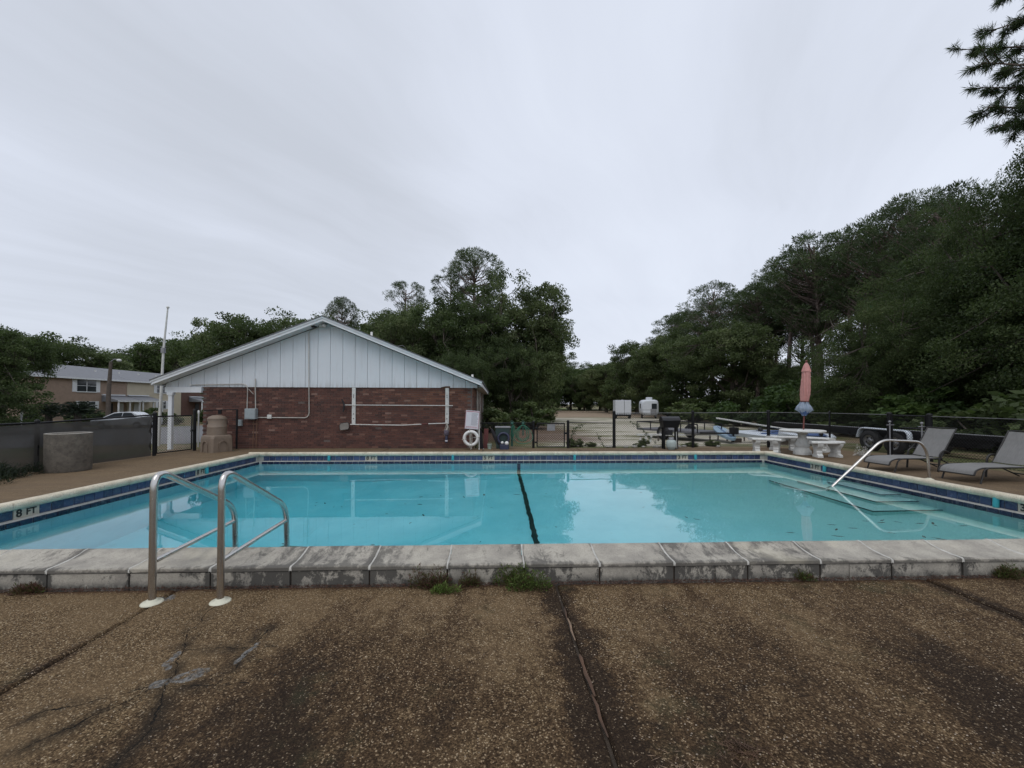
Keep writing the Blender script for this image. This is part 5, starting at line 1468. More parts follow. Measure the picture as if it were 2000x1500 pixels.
# ------------------------------------------------------------------ vegetation
def leaf_mesh(name, C, size, tone, seed, aspect=.55, mat=None, up=.0, dirs=None, extra=None, wide=None):
    """one rhombic leaf (two triangles) at every centre"""
    rg = np.random.default_rng(seed); n = len(C)
    if dirs is None:
        U = rg.normal(size=(n, 3)); U[:, 2] += up
    else: U = dirs + rg.normal(size=(n, 3)) * .15
    U /= np.linalg.norm(U, axis=1)[:, None]
    V = np.cross(U, rg.normal(size=(n, 3))); V /= np.linalg.norm(V, axis=1)[:, None]
    s = (size * rg.uniform(.6, 1.35, n))[:, None]
    a = U * s; b_ = V * s * aspect
    P = np.empty((n, 4, 3)); P[:, 0] = C - a; P[:, 1] = C + b_; P[:, 2] = C + a; P[:, 3] = C - b_
    if dirs is not None: P[:, 0] = C; P[:, 1] = C + a + b_; P[:, 2] = C + 2 * a; P[:, 3] = C + a - b_
    me = bpy.data.meshes.new(name)
    me.vertices.add(n * 4); me.vertices.foreach_set('co', P.reshape(-1).astype(np.float32))
    me.loops.add(n * 4); me.loops.foreach_set('vertex_index', np.arange(n * 4, dtype=np.int32))
    me.polygons.add(n); me.polygons.foreach_set('loop_start', np.arange(0, n * 4, 4, dtype=np.int32))
    try: me.polygons.foreach_set('loop_total', np.full(n, 4, dtype=np.int32))
    except Exception: pass
    at = me.attributes.new('tone', 'FLOAT', 'FACE')
    at.data.foreach_set('value', np.clip(tone + rg.normal(size=n) * .10, 0, 1).astype(np.float32))
    me.update(calc_edges=True)
    if mat: me.materials.append(mat)
    return me

def shell_pts(rg, n, r, flat=.6):
    d_ = rg.normal(size=(n, 3)); d_ /= np.linalg.norm(d_, axis=1)[:, None]
    rad = rg.uniform(0, 1, n) ** .45
    return d_ * rad[:, None] * np.array([r, r, r * flat])

def oak_proto(seed, H=10., Rr=4.5, base=.25, ncl=150, per=170, leaf=.13, lob=5, drop=0., rc=.24, ragged=.25):
    """spreading crown: clusters fill several overlapping lobes; trunk, limbs and boughs reach them"""
    rg = np.random.default_rng(seed); rd = random.Random(seed)
    cz = H * (base + (1 - base) / 2); hz = H * (1 - base) / 2
    lobes = [(np.array([0, 0, cz]), 1.)]
    for i in range(lob):
        a = 2 * math.pi * i / lob + rd.uniform(-.4, .4); q = rd.uniform(.42, .68)
        lobes.append((np.array([math.cos(a) * Rr * q, math.sin(a) * Rr * q, cz + rd.uniform(-.45, .5) * hz]), rd.uniform(.42, .62)))
    cen = []
    while len(cen) < ncl:
        c, s = lobes[rd.randrange(len(lobes))]
        d_ = rg.normal(size=3); d_ /= np.linalg.norm(d_)
        k_ = rd.uniform(.55, 1.0 + (ragged if rd.random() < .2 else 0))
        p = c + d_ * np.array([Rr, Rr, hz]) * s * k_ * (.8 if s == 1. else 1)
        if p[2] < H * base * .8 or p[2] > H * 1.04: continue
        cen.append(p)
    cen = np.array(cen)
    pts, tones = [], []
    for c in cen:
        n_ = int(per * rd.uniform(.55, 1.3)); r_ = Rr * rc * rd.uniform(.6, 1.15)
        pts.append(c + shell_pts(rg, n_, r_, .62)); tones.append(np.full(n_, rd.gauss(.42, .16)))
    crown = leaf_mesh('oak_crown_%d' % seed, np.vstack(pts), leaf, np.concatenate(tones), seed)
    b = MB(); tr = H * .026
    top = Vector((rd.uniform(-.3, .3), rd.uniform(-.3, .3), H * .62))
    b.tube([(0, 0, -.2), (0, 0, H * .1), (top.x * .4, top.y * .4, H * .3), tuple(top)], [tr * 1.35, tr, tr * .8, tr * .35], 8)
    limbs = []
    for i in range(7):
        a = 2 * math.pi * i / 7 + rd.uniform(-.3, .3); h0 = H * rd.uniform(.18, .42); q = rd.uniform(.55, .8)
        e = Vector((math.cos(a) * Rr * q, math.sin(a) * Rr * q, H * rd.uniform(.5, .82)))
        s0 = Vector((top.x * h0 / H * .7, top.y * h0 / H * .7, h0)); m_ = s0.lerp(e, .5) + Vector((rd.uniform(-.3, .3), rd.uniform(-.3, .3), -.06 * H))
        b.tube([s0, m_, e], [tr * .55, tr * .34, tr * .08], 6); limbs += [s0.lerp(m_, .5), m_, m_.lerp(e, .5), e]
    for c in cen[::2]:
        c = Vector(c); l = min(limbs, key=lambda p: (p - c).length_squared)
        b.tube([l, l.lerp(c, .5) + Vector((0, 0, -.1)), c], [tr * .14, tr * .10, tr * .03], 4, cap=False)
    trunk = b.build('oak_trunk_%d' % seed, M['bark'], fix=False); tm = trunk.data; bpy.data.objects.remove(trunk)
    return crown, tm

def pine_proto(seed, H=16., base=.5, Rr=3.2, ncl=90, per=150, needle=.12, rc=.62, shape=1., width=.2, gap=.55):
    """bare trunk, crown of separate rounded needle clumps held out on rising branches"""
    rg = np.random.default_rng(seed); rd = random.Random(seed)
    b = MB(); lean = rd.uniform(-.03, .03)
    ax = lambda z: Vector((lean * z + .12 * math.sin(z * .4 + seed), .1 * math.sin(z * .33 + seed * 2), z))
    tr = H * .013
    b.tube([ax(z) if z > 0 else Vector((0, 0, -.2)) for z in np.linspace(0, H * .95, 9)], [tr * (1.25 - .95 * q / 8) for q in range(9)], 8)
    cz = H * (1 + base) / 2; hz = H * (1 - base) / 2
    P, D, Tn, cen = [], [], [], []
    tries = 0
    while len(cen) < ncl and tries < 6000:
        tries += 1
        a = rd.uniform(0, 6.283); zz = rd.uniform(-1, 1); w = math.sqrt(max(0, 1 - abs(zz) ** 2.2)) * (1 if zz > 0 else shape)
        q = rd.uniform(.45, 1.0) ** .6 * w
        c = ax(cz + hz * zz) + Vector((math.cos(a) * q * Rr, math.sin(a) * q * Rr, 0))
        if any((c - o_).length < rc * gap for o_ in cen): continue
        cen.append(c)
    for c in cen:
        n_ = int(per * rd.uniform(.6, 1.3)); r_ = rc * rd.uniform(.7, 1.2)
        tw = rg.normal(size=(n_, 3)); tw /= np.linalg.norm(tw, axis=1)[:, None]
        cc = np.array(c) + tw * r_ * np.array([1, 1, .52]) * (rg.uniform(.2, 1, n_) ** .6)[:, None]
        P.append(cc); dd = tw + np.array([0, 0, .45]); D.append(dd / np.linalg.norm(dd, axis=1)[:, None]); Tn.append(np.full(n_, rd.gauss(.45, .15)))
        zb = max(H * base * .86, c.z - rd.uniform(.12, .3) * H * (1 - base) - .3); s0 = ax(min(zb, H * .93))
        m_ = s0.lerp(c, .5) + Vector((0, 0, -.08 * (c - s0).length))
        b.tube([s0, m_, c], [tr * .26, tr * .16, tr * .05], 5, cap=False)
    for i in range(6):
        z = H * base * rd.uniform(.6, .95); a = rd.uniform(0, 6.28); L = rd.uniform(.5, 1.6)
        b.tube([ax(z), ax(z) + Vector((math.cos(a) * L, math.sin(a) * L, L * .2))], [tr * .14, tr * .03], 4, cap=False)
    crown = leaf_mesh('pine_crown_%d' % seed, np.vstack(P), needle, np.concatenate(Tn), seed, width, dirs=np.vstack(D))
    trunk = b.build('pine_trunk_%d' % seed, M['pinebark'], fix=False); tm = trunk.data; bpy.data.objects.remove(trunk)
    return crown, tm

def long_needle_proto(seed, H=14., base=.50, Rr=4.0):
    """pine seen from close by: forked twigs carrying dense bottle-brush tufts of long needles"""
    rg = np.random.default_rng(seed); rd = random.Random(seed)
    b = MB(); tr = H * .014
    ax = lambda z: Vector((.1 * math.sin(z * .4), .1 * math.sin(z * .3 + 1), z))
    b.tube([ax(z) for z in np.linspace(-.2, H * .96, 9)], [tr * (1.25 - .95 * q / 8) for q in range(9)], 8)
    P, D, Tn = [], [], []
    for i in range(84):
        f = i / 84; z = H * (base + (1 - base) * f ** .9) * .98; L = Rr * (math.sin(math.pi * (f * .7 + .27)) ** .7) * rd.uniform(.7, 1.1); a = i * 2.4 + rd.uniform(-.4, .4)
        s0 = ax(z); dr = Vector((math.cos(a), math.sin(a), 0)); sd = Vector((-math.sin(a), math.cos(a), 0))
        e = s0 + dr * L + Vector((0, 0, L * rd.uniform(.0, .35))); m_ = s0.lerp(e, .55) + Vector((0, 0, -.12 * L))
        b.tube([s0, m_, e], [tr * .28, tr * .17, tr * .06], 5, cap=False)
        for q in range(22):
            t_ = .35 + .65 * (q + rd.random()) / 22
            p = s0.lerp(m_, t_ / .55) if t_ < .55 else m_.lerp(e, (t_ - .55) / .45)
            l2 = rd.uniform(.25, .95) * (1.15 - t_ * .5)
            c = p + dr * l2 * rd.uniform(.2, .8) + sd * l2 * rd.uniform(-1, 1) + Vector((0, 0, rd.uniform(-.25, .45) * l2))
            b.tube([p, p.lerp(c, .5) + Vector((0, 0, -.04)), c], [.018, .014, .008], 4, cap=False)
            ud = (c - p).normalized()
            for tuft in range(2):
                cc = c if tuft == 0 else p.lerp(c, .62)
                n_ = int(100 * rd.uniform(.7, 1.2)); tw = rg.normal(size=(n_, 3)) + np.array(ud) * 1.0 + np.array([0, 0, -.55]); tw /= np.linalg.norm(tw, axis=1)[:, None]
                P.append(np.array(cc) - np.array(ud)[None, :] * rg.uniform(0, .16, n_)[:, None]); D.append(tw); Tn.append(np.full(n_, rd.gauss(.35, .12)))
    crown = leaf_mesh('near_pine_crown', np.vstack(P), .092, np.concatenate(Tn), seed, .062, dirs=np.vstack(D))
    trunk = b.build('near_pine_trunk', M['pinebark'], fix=False); tm = trunk.data; bpy.data.objects.remove(trunk)
    return crown, tm

OAK = [oak_proto(11, ncl=190, per=150, leaf=.105, rc=.22), oak_proto(12, lob=6, base=.2, ncl=200, per=150, leaf=.105, rc=.2, ragged=.35), oak_proto(13, lob=4, base=.3, ncl=160, per=150, leaf=.11, rc=.22, ragged=.4)]
OAKN = [oak_proto(24, base=.02, lob=7, ncl=420, per=420, leaf=.045, rc=.17, ragged=.3)]
OAKD = [oak_proto(21, base=.02, lob=7, ncl=330, per=210, leaf=.085, rc=.19, ragged=.3), oak_proto(22, base=.04, lob=6, ncl=320, per=210, leaf=.085, rc=.19, ragged=.3)]
PINE = [pine_proto(31, base=.60, Rr=3.4, ncl=105), pine_proto(32, base=.64, Rr=3.1, ncl=90), pine_proto(33, base=.48, Rr=3.6, ncl=125)]
PINEF = pine_proto(34, base=.66, Rr=3.3, ncl=92, rc=.60, shape=.9, per=170)
PINEO = pine_proto(36, base=.70, Rr=2.9, ncl=50, rc=.52, shape=.9, per=150, gap=.8)
NPINE = long_needle_proto(35)
for proto, mm in [(p, M['oak']) for p in OAK + OAKD + OAKN] + [(p, M['pine']) for p in PINE + [PINEF, PINEO, NPINE]]:
    proto[0].materials.append(mm)

def tree(kind, proto, x, y, H, H0, wide=1., rz=0., label='', group=None, z=None, mat=None):
    z = ground_z(x) if z is None else z
    t = thing(kind, (x, y, z), label, 'tree', group, rz=rz)
    s = H / H0
    for nm, me in (('crown', proto[0]), ('trunk', proto[1])):
        o = bpy.data.objects.new(nm, me); COL.objects.link(o); o.parent = t; o.scale = (s * wide, s * wide, s)
        if nm == 'crown' and mat:
            o.material_slots[0].link = 'OBJECT'; o.material_slots[0].material = mat
    return t
rt = random.Random(99)
def R_(): return rt.uniform(0, 6.28)

# --- centre: big oak mass right of the roof, tall pines above it
tree('pine_tree', PINEF, -2.3, 41.5, 16.6, 16, .90, .6, 'tallest umbrella shaped pine rising above the oaks behind the roof')
tree('pine_tree', PINEO, -4.9, 44.0, 15.0, 16, .85, 2.6, 'pine half hidden left of the tallest umbrella pine')
tree('pine_tree', PINEO, -10.4, 47, 15.0, 16, .92, 3.6, 'slender pine with open crown between roof peak and tallest pine')
tree('pine_tree', PINEF, -16.9, 46, 13.0, 16, .66, 1.2, 'dark round topped pine just above the roof peak')
tree('oak_tree', OAKD[0], 2.0, 31.5, 11.0, 10, .76, .3, 'tall light oak whose right edge meets the open sky over the field', mat=M['bush2'])
tree('oak_tree', OAKD[1], -2.4, 31.5, 9.6, 10, .95, 1.9, 'broad dense oak directly right of the roof slope')
tree('oak_tree', OAKD[0], -6.4, 34.5, 9.6, 10, .95, 3.9, 'broad dense oak behind the right roof slope', mat=M['bush2'])
tree('oak_tree', OAKD[1], -10.6, 38, 8.9, 10, .85, 5.1, 'mid height oak behind the middle of the right roof slope')
tree('oak_tree', OAKD[0], 3.4, 33.0, 7.0, 10, .66, 2.2, 'low oak skirt hanging to the ground beside the field')
tree('oak_tree', OAKD[1], 1.0, 27.2, 5.8, 10, .72, .9, 'low dark oak bush nearest the small garden gate')
tree('oak_tree', OAKD[0], -1.8, 24.5, 4.6, 10, .8, 4.3, 'low dark bushy oak just right of the brick side wall')
tree('oak_tree', OAK[2], 4.0, 36.5, 8.8, 10, .5, .9, 'thin airy oak leaning over the field at the open sky', mat=M['bush2'])
# --- left horizon
for i, (x, y, H, w, pr, lb) in enumerate([
    (-16.5, 52, 9.8, 1.0, 1, 'oak behind the left roof slope close to the peak'),
    (-22.0, 50, 11.4, .75, 2, 'tall ragged oak with open top left of the roof peak'),
    (-27.5, 50, 11.9, .95, 0, 'tallest ragged oak above the middle of the left roof slope'),
    (-33.5, 52, 12.0, .72, 2, 'narrow bare topped oak over the left roof slope'),
    (-40.5, 62, 11.2, 1.1, 1, 'round oak between flagpole and ragged oaks'),
    (-76.5, 102, 17, 1.15, 0, 'round dark oak directly behind the flagpole'),
    (-12.6, 48, 10.4, 1.1, 0, 'light green oak between the two open pines'), (-9.0, 50, 11.2, .9, 1, 'oak filling the skyline below the slender open pine'), (-19.0, 56, 11.5, 1.0, 1, 'oak filling the skyline left of the round topped pine'),
    (-79, 83, 13, 1.3, 1, 'oak behind the beige townhouse roof'),
    (-78, 70, 13.8, 1.2, 0, 'large oak behind the brick townhouse roof'),
    (-80, 97, 14.5, 1.3, 2, 'oak at the far end behind the townhouse row'),
    (-69, 53, 13.4, 1.05, 2, 'tall tree left of the townhouse roof with a ragged top'),
    (-72, 112, 15, 1.4, 1, 'oak far behind between flagpole and townhouse roof'),
    (-78, 108, 16, 1.1, 2, 'oak rising behind the townhouse gap near the flagpole')]):
    tree('oak_tree', OAK[pr], x, y, H * 1.13, 10, w, R_(), lb, 'oaks along the left skyline', mat=M['bush2'] if i % 3 == 0 else None)
for i in range(10):
    x = -43 + i * 5.6; tree('oak_tree', OAKD[i % 2], x, 72 + rt.uniform(-4, 6), rt.uniform(10.5, 13.5), 10, 1.15, R_(), 'dark oak in the continuous belt behind the brick pool house', 'tree belt behind the pool house')
tree('oak_tree', OAKD[0], -36.4, 29.5, 8.0, 10, 1.04, 2.0, 'big dark oak at the far left edge overhanging the fence')
tree('oak_tree', OAKD[1], -46.5, 36, 9.3, 10, 1.1, .5, 'second dark oak at the left edge, behind the big one')
tree('oak_tree', OAK[1], -52.0, 46, 11.2, 10, .7, .5, 'taller lighter oak above the left edge oaks')
tree('oak_tree', OAKD[1], -31.5, 23.5, 3.2, 10, 1.1, 3.3, 'low dark shrubby oak beneath the left edge tree')
# --- far end of the field
for i, (x, y, H, w) in enumerate([(6, 104, 10.5, 1.2), (14, 108, 11.5, 1.2), (21, 104, 11.0, 1.2), (28, 100, 12, 1.2), (0, 100, 11, 1.2), (-8, 96, 12, 1.2), (35, 96, 12, 1.3), (10, 116, 11.5, 1.3), (25, 112, 12.5, 1.3), (24.5, 84, 10.6, 1.1), (30, 80, 11.5, 1.1), (11, 95, 10.2, 1.1), (17.5, 97, 10.4, 1.1), (24, 95, 10.6, 1.1), (5, 92, 9.8, 1.1), (15.5, 112, 12, 1.2), (19, 89, 8.5, 1.0)]):
    tree('oak_tree', OAKD[i % 2], x, y, H, 10, w, R_(), 'oak in the low dark belt closing the far end of the field', 'trees closing the far end of the field')
# --- right wood: leafy edge trees
for i, (x, y, H, w, pr, lb) in enumerate([
    (21.3, 62, 10.9, 1.05, 0, 'leafy oak edging the field right of the camper'),
    (22.0, 52, 10.9, 1.05, 1, 'bushy oak edging the field in front of the first tall pines'),
    (21.0, 44, 8.8, 1.0, 0, 'dense low oak behind the white dinghy mast'),
    (21.5, 37, 9.4, 1.05, 1, 'bright green topped oak left of the pink parasol'),
    (22.8, 31.5, 4.8, .95, 0, 'dark oak directly behind the pink parasol'),
    (19.0, 71, 8.8, 1.1, 1, 'light round oak nearest the gap in the trees'),
    (21.6, 16.4, 11.6, .9, 1, 'huge dark oak at the right edge above the loungers'),
    (24.5, 21.0, 10.6, .8, 0, 'tall dark oak left of the huge right edge oak'),
    (19.2, 12.6, 9.6, .95, 0, 'dark leafy tree low at the right edge behind the second lounger'),
    (18.0, 18.6, 7.4, .85, 1, 'dense dark bush tree behind the first lounger back'),
    (22.5, 20.5, 5.8, .9, 0, 'mid height dark tree between green bushes and lounger')]):
    tree('oak_tree', OAKN[0] if y < 23 else OAKD[pr], x, y, H, 10, w, R_(), lb, 'leafy trees on the edge of the right hand wood', mat=M['bush2'] if i in (1, 3, 5) else None)
tree('oak_tree', OAKN[0], 20.9, 14.6, 11.9, 10, .55, 1.1, 'ragged light oak crown standing against the sky at right edge', 'leafy trees on the edge of the right hand wood')
# --- right wood: tall pines in ranks
ranks = [(26.6, 57, 15.2), (28.5, 54, 15.8), (26.5, 50, 15.6), (27.2, 46, 16.0), (27.0, 42, 16.2), (29.5, 44, 16.6), (27.8, 38.5, 16.6), (30.0, 38, 17), (27.9, 35, 16.6), (30.5, 33, 17), (28.2, 31.6, 16.4),
         (27.6, 28.6, 16.2), (30.2, 28, 16.6), (26.9, 25.9, 16.0), (26.4, 22.6, 14.2), (33, 41, 17), (33.5, 35, 17), (33, 30, 17), (32.5, 48, 16.5), (35.5, 45, 16), (36.5, 40, 16), (34.5, 50, 16), (36, 35, 15), (31.5, 41.5, 15.5), (27.4, 62, 14.6), (30, 66, 15.2), (25.8, 66, 13.2)]
for i, (x, y, H) in enumerate(ranks):
    tree('pine_tree', PINE[i % 3], x, y, H * rt.uniform(.94, 1.10) * (.88 if y < 31 else .89 if y < 47 else .97), 16, rt.uniform(.85, 1.2), R_(), 'tall bare trunked pine in the dense right hand wood behind the fence', 'pines in the right hand wood')
for i in range(12):      # deeper layer that closes the wood
    if i in (5, 6, 7): continue
    x = 39 + rt.uniform(-2, 3); y = 18 + i * 4.6
    tree('oak_tree', OAKD[i % 2], x, y, rt.uniform(7.0, 9.5), 10, 1.0, R_(), 'shadowy oak deep inside the right hand wood', 'oaks deep inside the right hand wood')
# --- near pine whose boughs hang in from the top right corner
tree('pine_tree', NPINE, 18.3, 9.2, 17.8, 14, .95, 2.35, 'near pine with long needles hanging into the top right corner')

# --- bushes at the edge of the wood
def bush_proto(seed, n=34, per=150, leaf=.075, r=1.0, h=1.6):
    rg = np.random.default_rng(seed); rd = random.Random(seed); P, Tn = [], []
    b = MB()
    for i in range(n):
        a = rd.uniform(0, 6.28); q = rd.uniform(0, 1) ** .6 * r; z = h * (.15 + .85 * rd.random() * (1 - (q / r) ** 2 * .6))
        c = np.array([math.cos(a) * q, math.sin(a) * q, z]); k_ = int(per * rd.uniform(.5, 1.3))
        P.append(c + shell_pts(rg, k_, r * .30, .75)); Tn.append(np.full(k_, rd.gauss(.5, .18)))
        b.tube([(c[0] * .15, c[1] * .15, 0), (c[0] * .5, c[1] * .5, z * .6), tuple(c)], [.03, .02, .006], 4, cap=False)
    s = b.build('bush_stems', M['bark'], fix=False); sm = s.data; bpy.data.objects.remove(s)
    PP = np.vstack(P); PP[:, 2] = np.abs(PP[:, 2])
    return leaf_mesh('bush_leaves_%d' % seed, PP, leaf, np.concatenate(Tn), seed, mat=M['bush']), sm
BUSH = [bush_proto(41), bush_proto(42, h=2.0)]
def bush(x, y, s, h, label, group=None, mat=None, i=0, kind='bush', cat='bush'):
    t = thing(kind, (x, y, ground_z(x) - .01), label, cat, group, rz=R_())
    for nm, me in (('foliage', BUSH[i][0]), ('stems', BUSH[i][1])):
        o = bpy.data.objects.new(nm, me); COL.objects.link(o); o.parent = t; o.scale = (s, s, h)
        if nm == 'foliage' and mat: o.material_slots[0].link = 'OBJECT'; o.material_slots[0].material = mat
for i, (x, y, s, h, lb, mt) in enumerate([
    (17.9, 23.6, 2.2, 1.9, 'bright green bush right of the parasol skirt', None), (19.7, 21.2, 2.3, 1.9, 'bright green bush between trailer and first pines', None), (16.2, 27.0, 1.7, 1.2, 'yellowish green bush left of the parasol', None),
    (20.2, 26.6, 2.3, 1.6, 'tall bright bush right behind the parasol', None), (16.6, 18.2, 1.7, 1.0, 'dull green bush above the trailer wheels', 'oak'), (17.2, 15.8, 1.8, 1.1, 'olive bush behind the side gate', None),
    (15.8, 13.0, 1.8, .9, 'dark bush behind the first lounger', 'oak'), (16.0, 10.4, 2.0, 1.3, 'dark bush behind the second lounger', 'oak'), (16.2, 33.5, 1.9, 1.2, 'dull green bush behind the dinghy mast', 'oak'),
    (19.3, 39.5, 2.0, 1.4, 'dark bush in the wood edge right of the camper', 'oak'), (15.6, 7.6, 2.0, 1.6, 'dark bush at the right frame edge behind the fence', 'oak'), (20.2, 47.5, 2.0, 1.5, 'dark bush just right of the camper', 'oak'),
    (22.0, 24.0, 2.5, 1.7, 'tall olive bush in front of the pine trunks', None), (22.5, 28.4, 2.4, 1.5, 'olive bush in shade beneath the pine trunks', 'oak')]):
    bush(x, y, s, h, lb, 'bushes along the wood edge', M[mt] if mt else None, i % 2)
for i, (x, y, s, h, lb) in enumerate([(-.6, 21.5, 1.2, .9, 'dark bush at the corner of the brick side wall'), (2.2, 24.0, 1.3, .8, 'dark bush at the foot of the low oaks')]):
    bush(x, y, s, h, lb, 'bushes below the centre oaks', M['oak'], i % 2)
for i in range(6):
    bush(-48 + i * 3.4, 44 + (i % 2) * 3, 1.6, .9, 'dark clipped shrub in front of the townhouses', 'shrubs in front of the townhouses', M['oak'], i % 2)

# --- sago palms in front of the townhouse
def sago(x, y, s, label):
    t = thing('sago_palm', (x, y, ground_z(x)), label, 'palm', 'dark sago palms before the brick townhouse')
    rg = np.random.default_rng(int(x * 10) % 97 + 5); b = MB(); b.tube([(0, 0, 0), (0, 0, 1.5 * s)], [.28 * s, .22 * s], 10); b.build('trunk', M['bark'], t)
    P, D, Tn = [], [], []
    for i in range(44):
        a = i * 2.4; el = R(75 - 80 * (i / 44)); L = 1.4 * s
        for q in np.linspace(.1, 1, 26):
            r = L * q; z = 1.5 * s + math.sin(el) * r - .45 * s * q * q; c = np.array([math.cos(a) * math.cos(el) * r, math.sin(a) * math.cos(el) * r, z])
            for sd_ in (-1, 1):
                P.append(c); D.append(np.array([-math.sin(a) * sd_ + math.cos(a) * .6, math.cos(a) * sd_ + math.sin(a) * .6, -.1])); Tn.append(.5)
    D = np.array(D); D /= np.linalg.norm(D, axis=1)[:, None]
    me = leaf_mesh('sago_fronds', np.array(P), .15 * s, np.array(Tn), 3, .2, M['darkleaf'], dirs=D); o = bpy.data.objects.new('fronds', me); COL.objects.link(o); o.parent = t
sago(-34.4, 35.6, 1.0, 'dark sago palm with a thick trunk in front of the brick townhouse window')
sago(-36.9, 35.8, .95, 'dark sago palm left of the other one, beneath the left oak')

# --- weeds, vines, fronds
def blades(name, t, n, r, h, seed, mat, tone=.5, leaf=.02, spread=(1, 1), asp=.14):
    rg = np.random.default_rng(seed)
    a = rg.uniform(0, 6.28, n); q = rg.uniform(0, 1, n) ** .6 * r
    ns = 5; sc = rg.uniform(-.75, .75, (ns, 2)) * r; sh = rg.uniform(.45, 1.15, ns); wh = rg.integers(0, ns, n); q = q * .48
    P = np.stack([(np.cos(a) * q + sc[wh, 0]) * spread[0], (np.sin(a) * q + sc[wh, 1]) * spread[1], rg.uniform(0, 1, n) ** 1.2 * h * sh[wh] * (1 - (q / r / .48) ** 2 * .7)], 1)
    D = np.stack([np.cos(a) * .6, np.sin(a) * .6, rg.uniform(.3, 1.2, n)], 1) + rg.normal(size=(n, 3)) * .4; D /= np.linalg.norm(D, axis=1)[:, None]
    me = leaf_mesh(name, P, leaf, np.full(n, tone) + rg.normal(size=n) * .22, seed, asp, mat, dirs=D)
    o = bpy.data.objects.new(name, me); COL.objects.link(o); o.parent = t
for i, (x, y, r, h, tn, lb) in enumerate([(-.50, 3.27, .125, .16, .22, 'leftmost reddish weed tuft at the foot of the near coping'), (-.37, 3.17, .085, .07, .85, 'small bright green weed spilling onto the deck'),
        (-.20, 3.28, .085, .12, .15, 'smallest reddish weed tuft between the other two'), (.18, 3.26, .18, .15, .62, 'largest green weed tuft near the deck joint'),
        (4.34, 3.26, .16, .13, .12, 'rusty weed tuft at the right frame edge under the coping'), (-3.48, 3.28, .09, .06, .05, 'dry reddish weed at the left frame edge under the coping'), (2.52, 3.30, .06, .08, .5, 'thin weed growing up the curb right of centre')]):
    t = thing('weed_tuft', (x, y, G), lb, 'weed', 'weed tufts along the near coping')
    blades('leaves', t, int(800 * (r / .1) ** 2), r, h, 60 + i, M['weed'], tn, .015, (1.15, .5), .2)
    blades('stems', t, int(160 * (r / .1)), r * .9, h * 1.1, 80 + i, M['weed'], .08, .022, (1.1, .6), .05)
# rust-brown debris line under the curb
rg = np.random.default_rng(5); n = 9000
P = np.stack([rg.uniform(-6, 7, n), 3.328 - np.abs(rg.normal(size=n)) * .030 * (.4 + rg.random(n)), np.full(n, G + .004) + rg.uniform(0, .006, n)], 1)
me = leaf_mesh('needle_litter', P, .011, rg.uniform(0, .25, n), 6, .2, simple('rust_brown_litter', (.075, .038, .026), .95, var=.4, scale=30), dirs=np.stack([rg.normal(size=n), rg.normal(size=n) * .4, rg.normal(size=n) * .08], 1))
T(bpy.data.objects.new('needle_litter', me), 'rust brown needle litter gathered along the foot of the curb', 'litter', kind='stuff'); COL.objects.link(bpy.data.objects['needle_litter'])
for i, (x, y, lb) in enumerate([(1.02, 1.70, 'small heap of brown pine straw at the bottom edge of the deck'), (.72, 1.62, 'thin scatter of pale straw beside the brown straw heap')]):
    t = thing('pine_straw', (x, y, G), lb, 'pine straw')
    q = 260 if i == 0 else 70; a = rg.uniform(0, 6.28, q); P = np.stack([rg.normal(size=q) * .06, rg.normal(size=q) * .03, rg.uniform(.001, .012, q)], 1)
    me = leaf_mesh('straw', P, .022, rg.uniform(0, .4, q), 9 + i, .06, M['palestraw'] if i else M['straw'], dirs=np.stack([np.cos(a), np.sin(a), rg.normal(size=q) * .08], 1)); o = bpy.data.objects.new('straw', me); COL.objects.link(o); o.parent = t
# loose pebbles on the near slabs
b = MB(); rl = random.Random(4)
for i in range(1500):
    x, y = rl.uniform(-2.6, 3.4), rl.uniform(1.3, 3.3); s = rl.uniform(.0025, .006)
    b.add([(x - s, y, G + .0), (x, y - s * .8, G), (x + s, y, G), (x, y + s * .8, G), (x, y, G + s * .8)], [(0, 1, 4), (1, 2, 4), (2, 3, 4), (3, 0, 4)])
T(b.build('gravel', simple('loose_pebbles', (.30, .24, .18), .8, var=.45, scale=70, coord='pos'), fix=False), 'tiny loose pebbles scattered on the near slabs', 'gravel', kind='stuff')
# fence weeds and vines
for i, (x, y, s, h, lb) in enumerate([(2.65, 14.0, .42, .30, 'green weed clump behind the gate post'), (3.2, 14.1, .35, .12, 'low weed clump behind the short fence panel'), (4.9, 14.0, .35, .14, 'low weeds left of the grill behind the fence'), (5.15, 14.3, .3, .20, 'taller weed left of the grill legs'),
        (6.7, 14.1, .42, .16, 'weed patch behind the fence right of the grill'), (7.5, 14.1, .42, .17, 'weed patch behind the fence left of the first bench'), (12.0, 11.4, .4, .22, 'pale leafed weed beside the trailer wheel')]):
    bush(x, y, s * .62, h * .7, lb, 'weeds growing along the far fence', M['lightweed'], i % 2, 'weed_clump', 'weed')
def vine(pts, label, nl):
    o = Vector(pts[0]); t = thing('fence_vine', o, label, 'vine', 'vines climbing the far fence')
    pl = bez([Vector(p) - o for p in pts], 5, .3); b = MB(); b.tube(pl, .006, 5); b.build('stem', M['bark'], t)
    rg = np.random.default_rng(nl); ii = rg.integers(0, len(pl) - 1, nl); C = np.array([tuple(pl[j].lerp(pl[j + 1], rg.random())) for j in ii]) + rg.normal(size=(nl, 3)) * np.array([.035, .02, .035])
    me = leaf_mesh('vine_leaves', C, .028, np.full(nl, .3), nl, .6, M['bush']); q = bpy.data.objects.new('leaves', me); COL.objects.link(q); q.parent = t
vine([(2.42, 13.58, G), (2.48, 13.57, .5), (2.62, 13.57, .78), (2.95, 13.57, .90)], 'thin vine on the short low fence panel', 90)
vine([(3.55, 13.57, G), (3.42, 13.57, .40), (3.3, 13.57, .62)], 'sparse twig vine in the middle of the short low panel', 40)
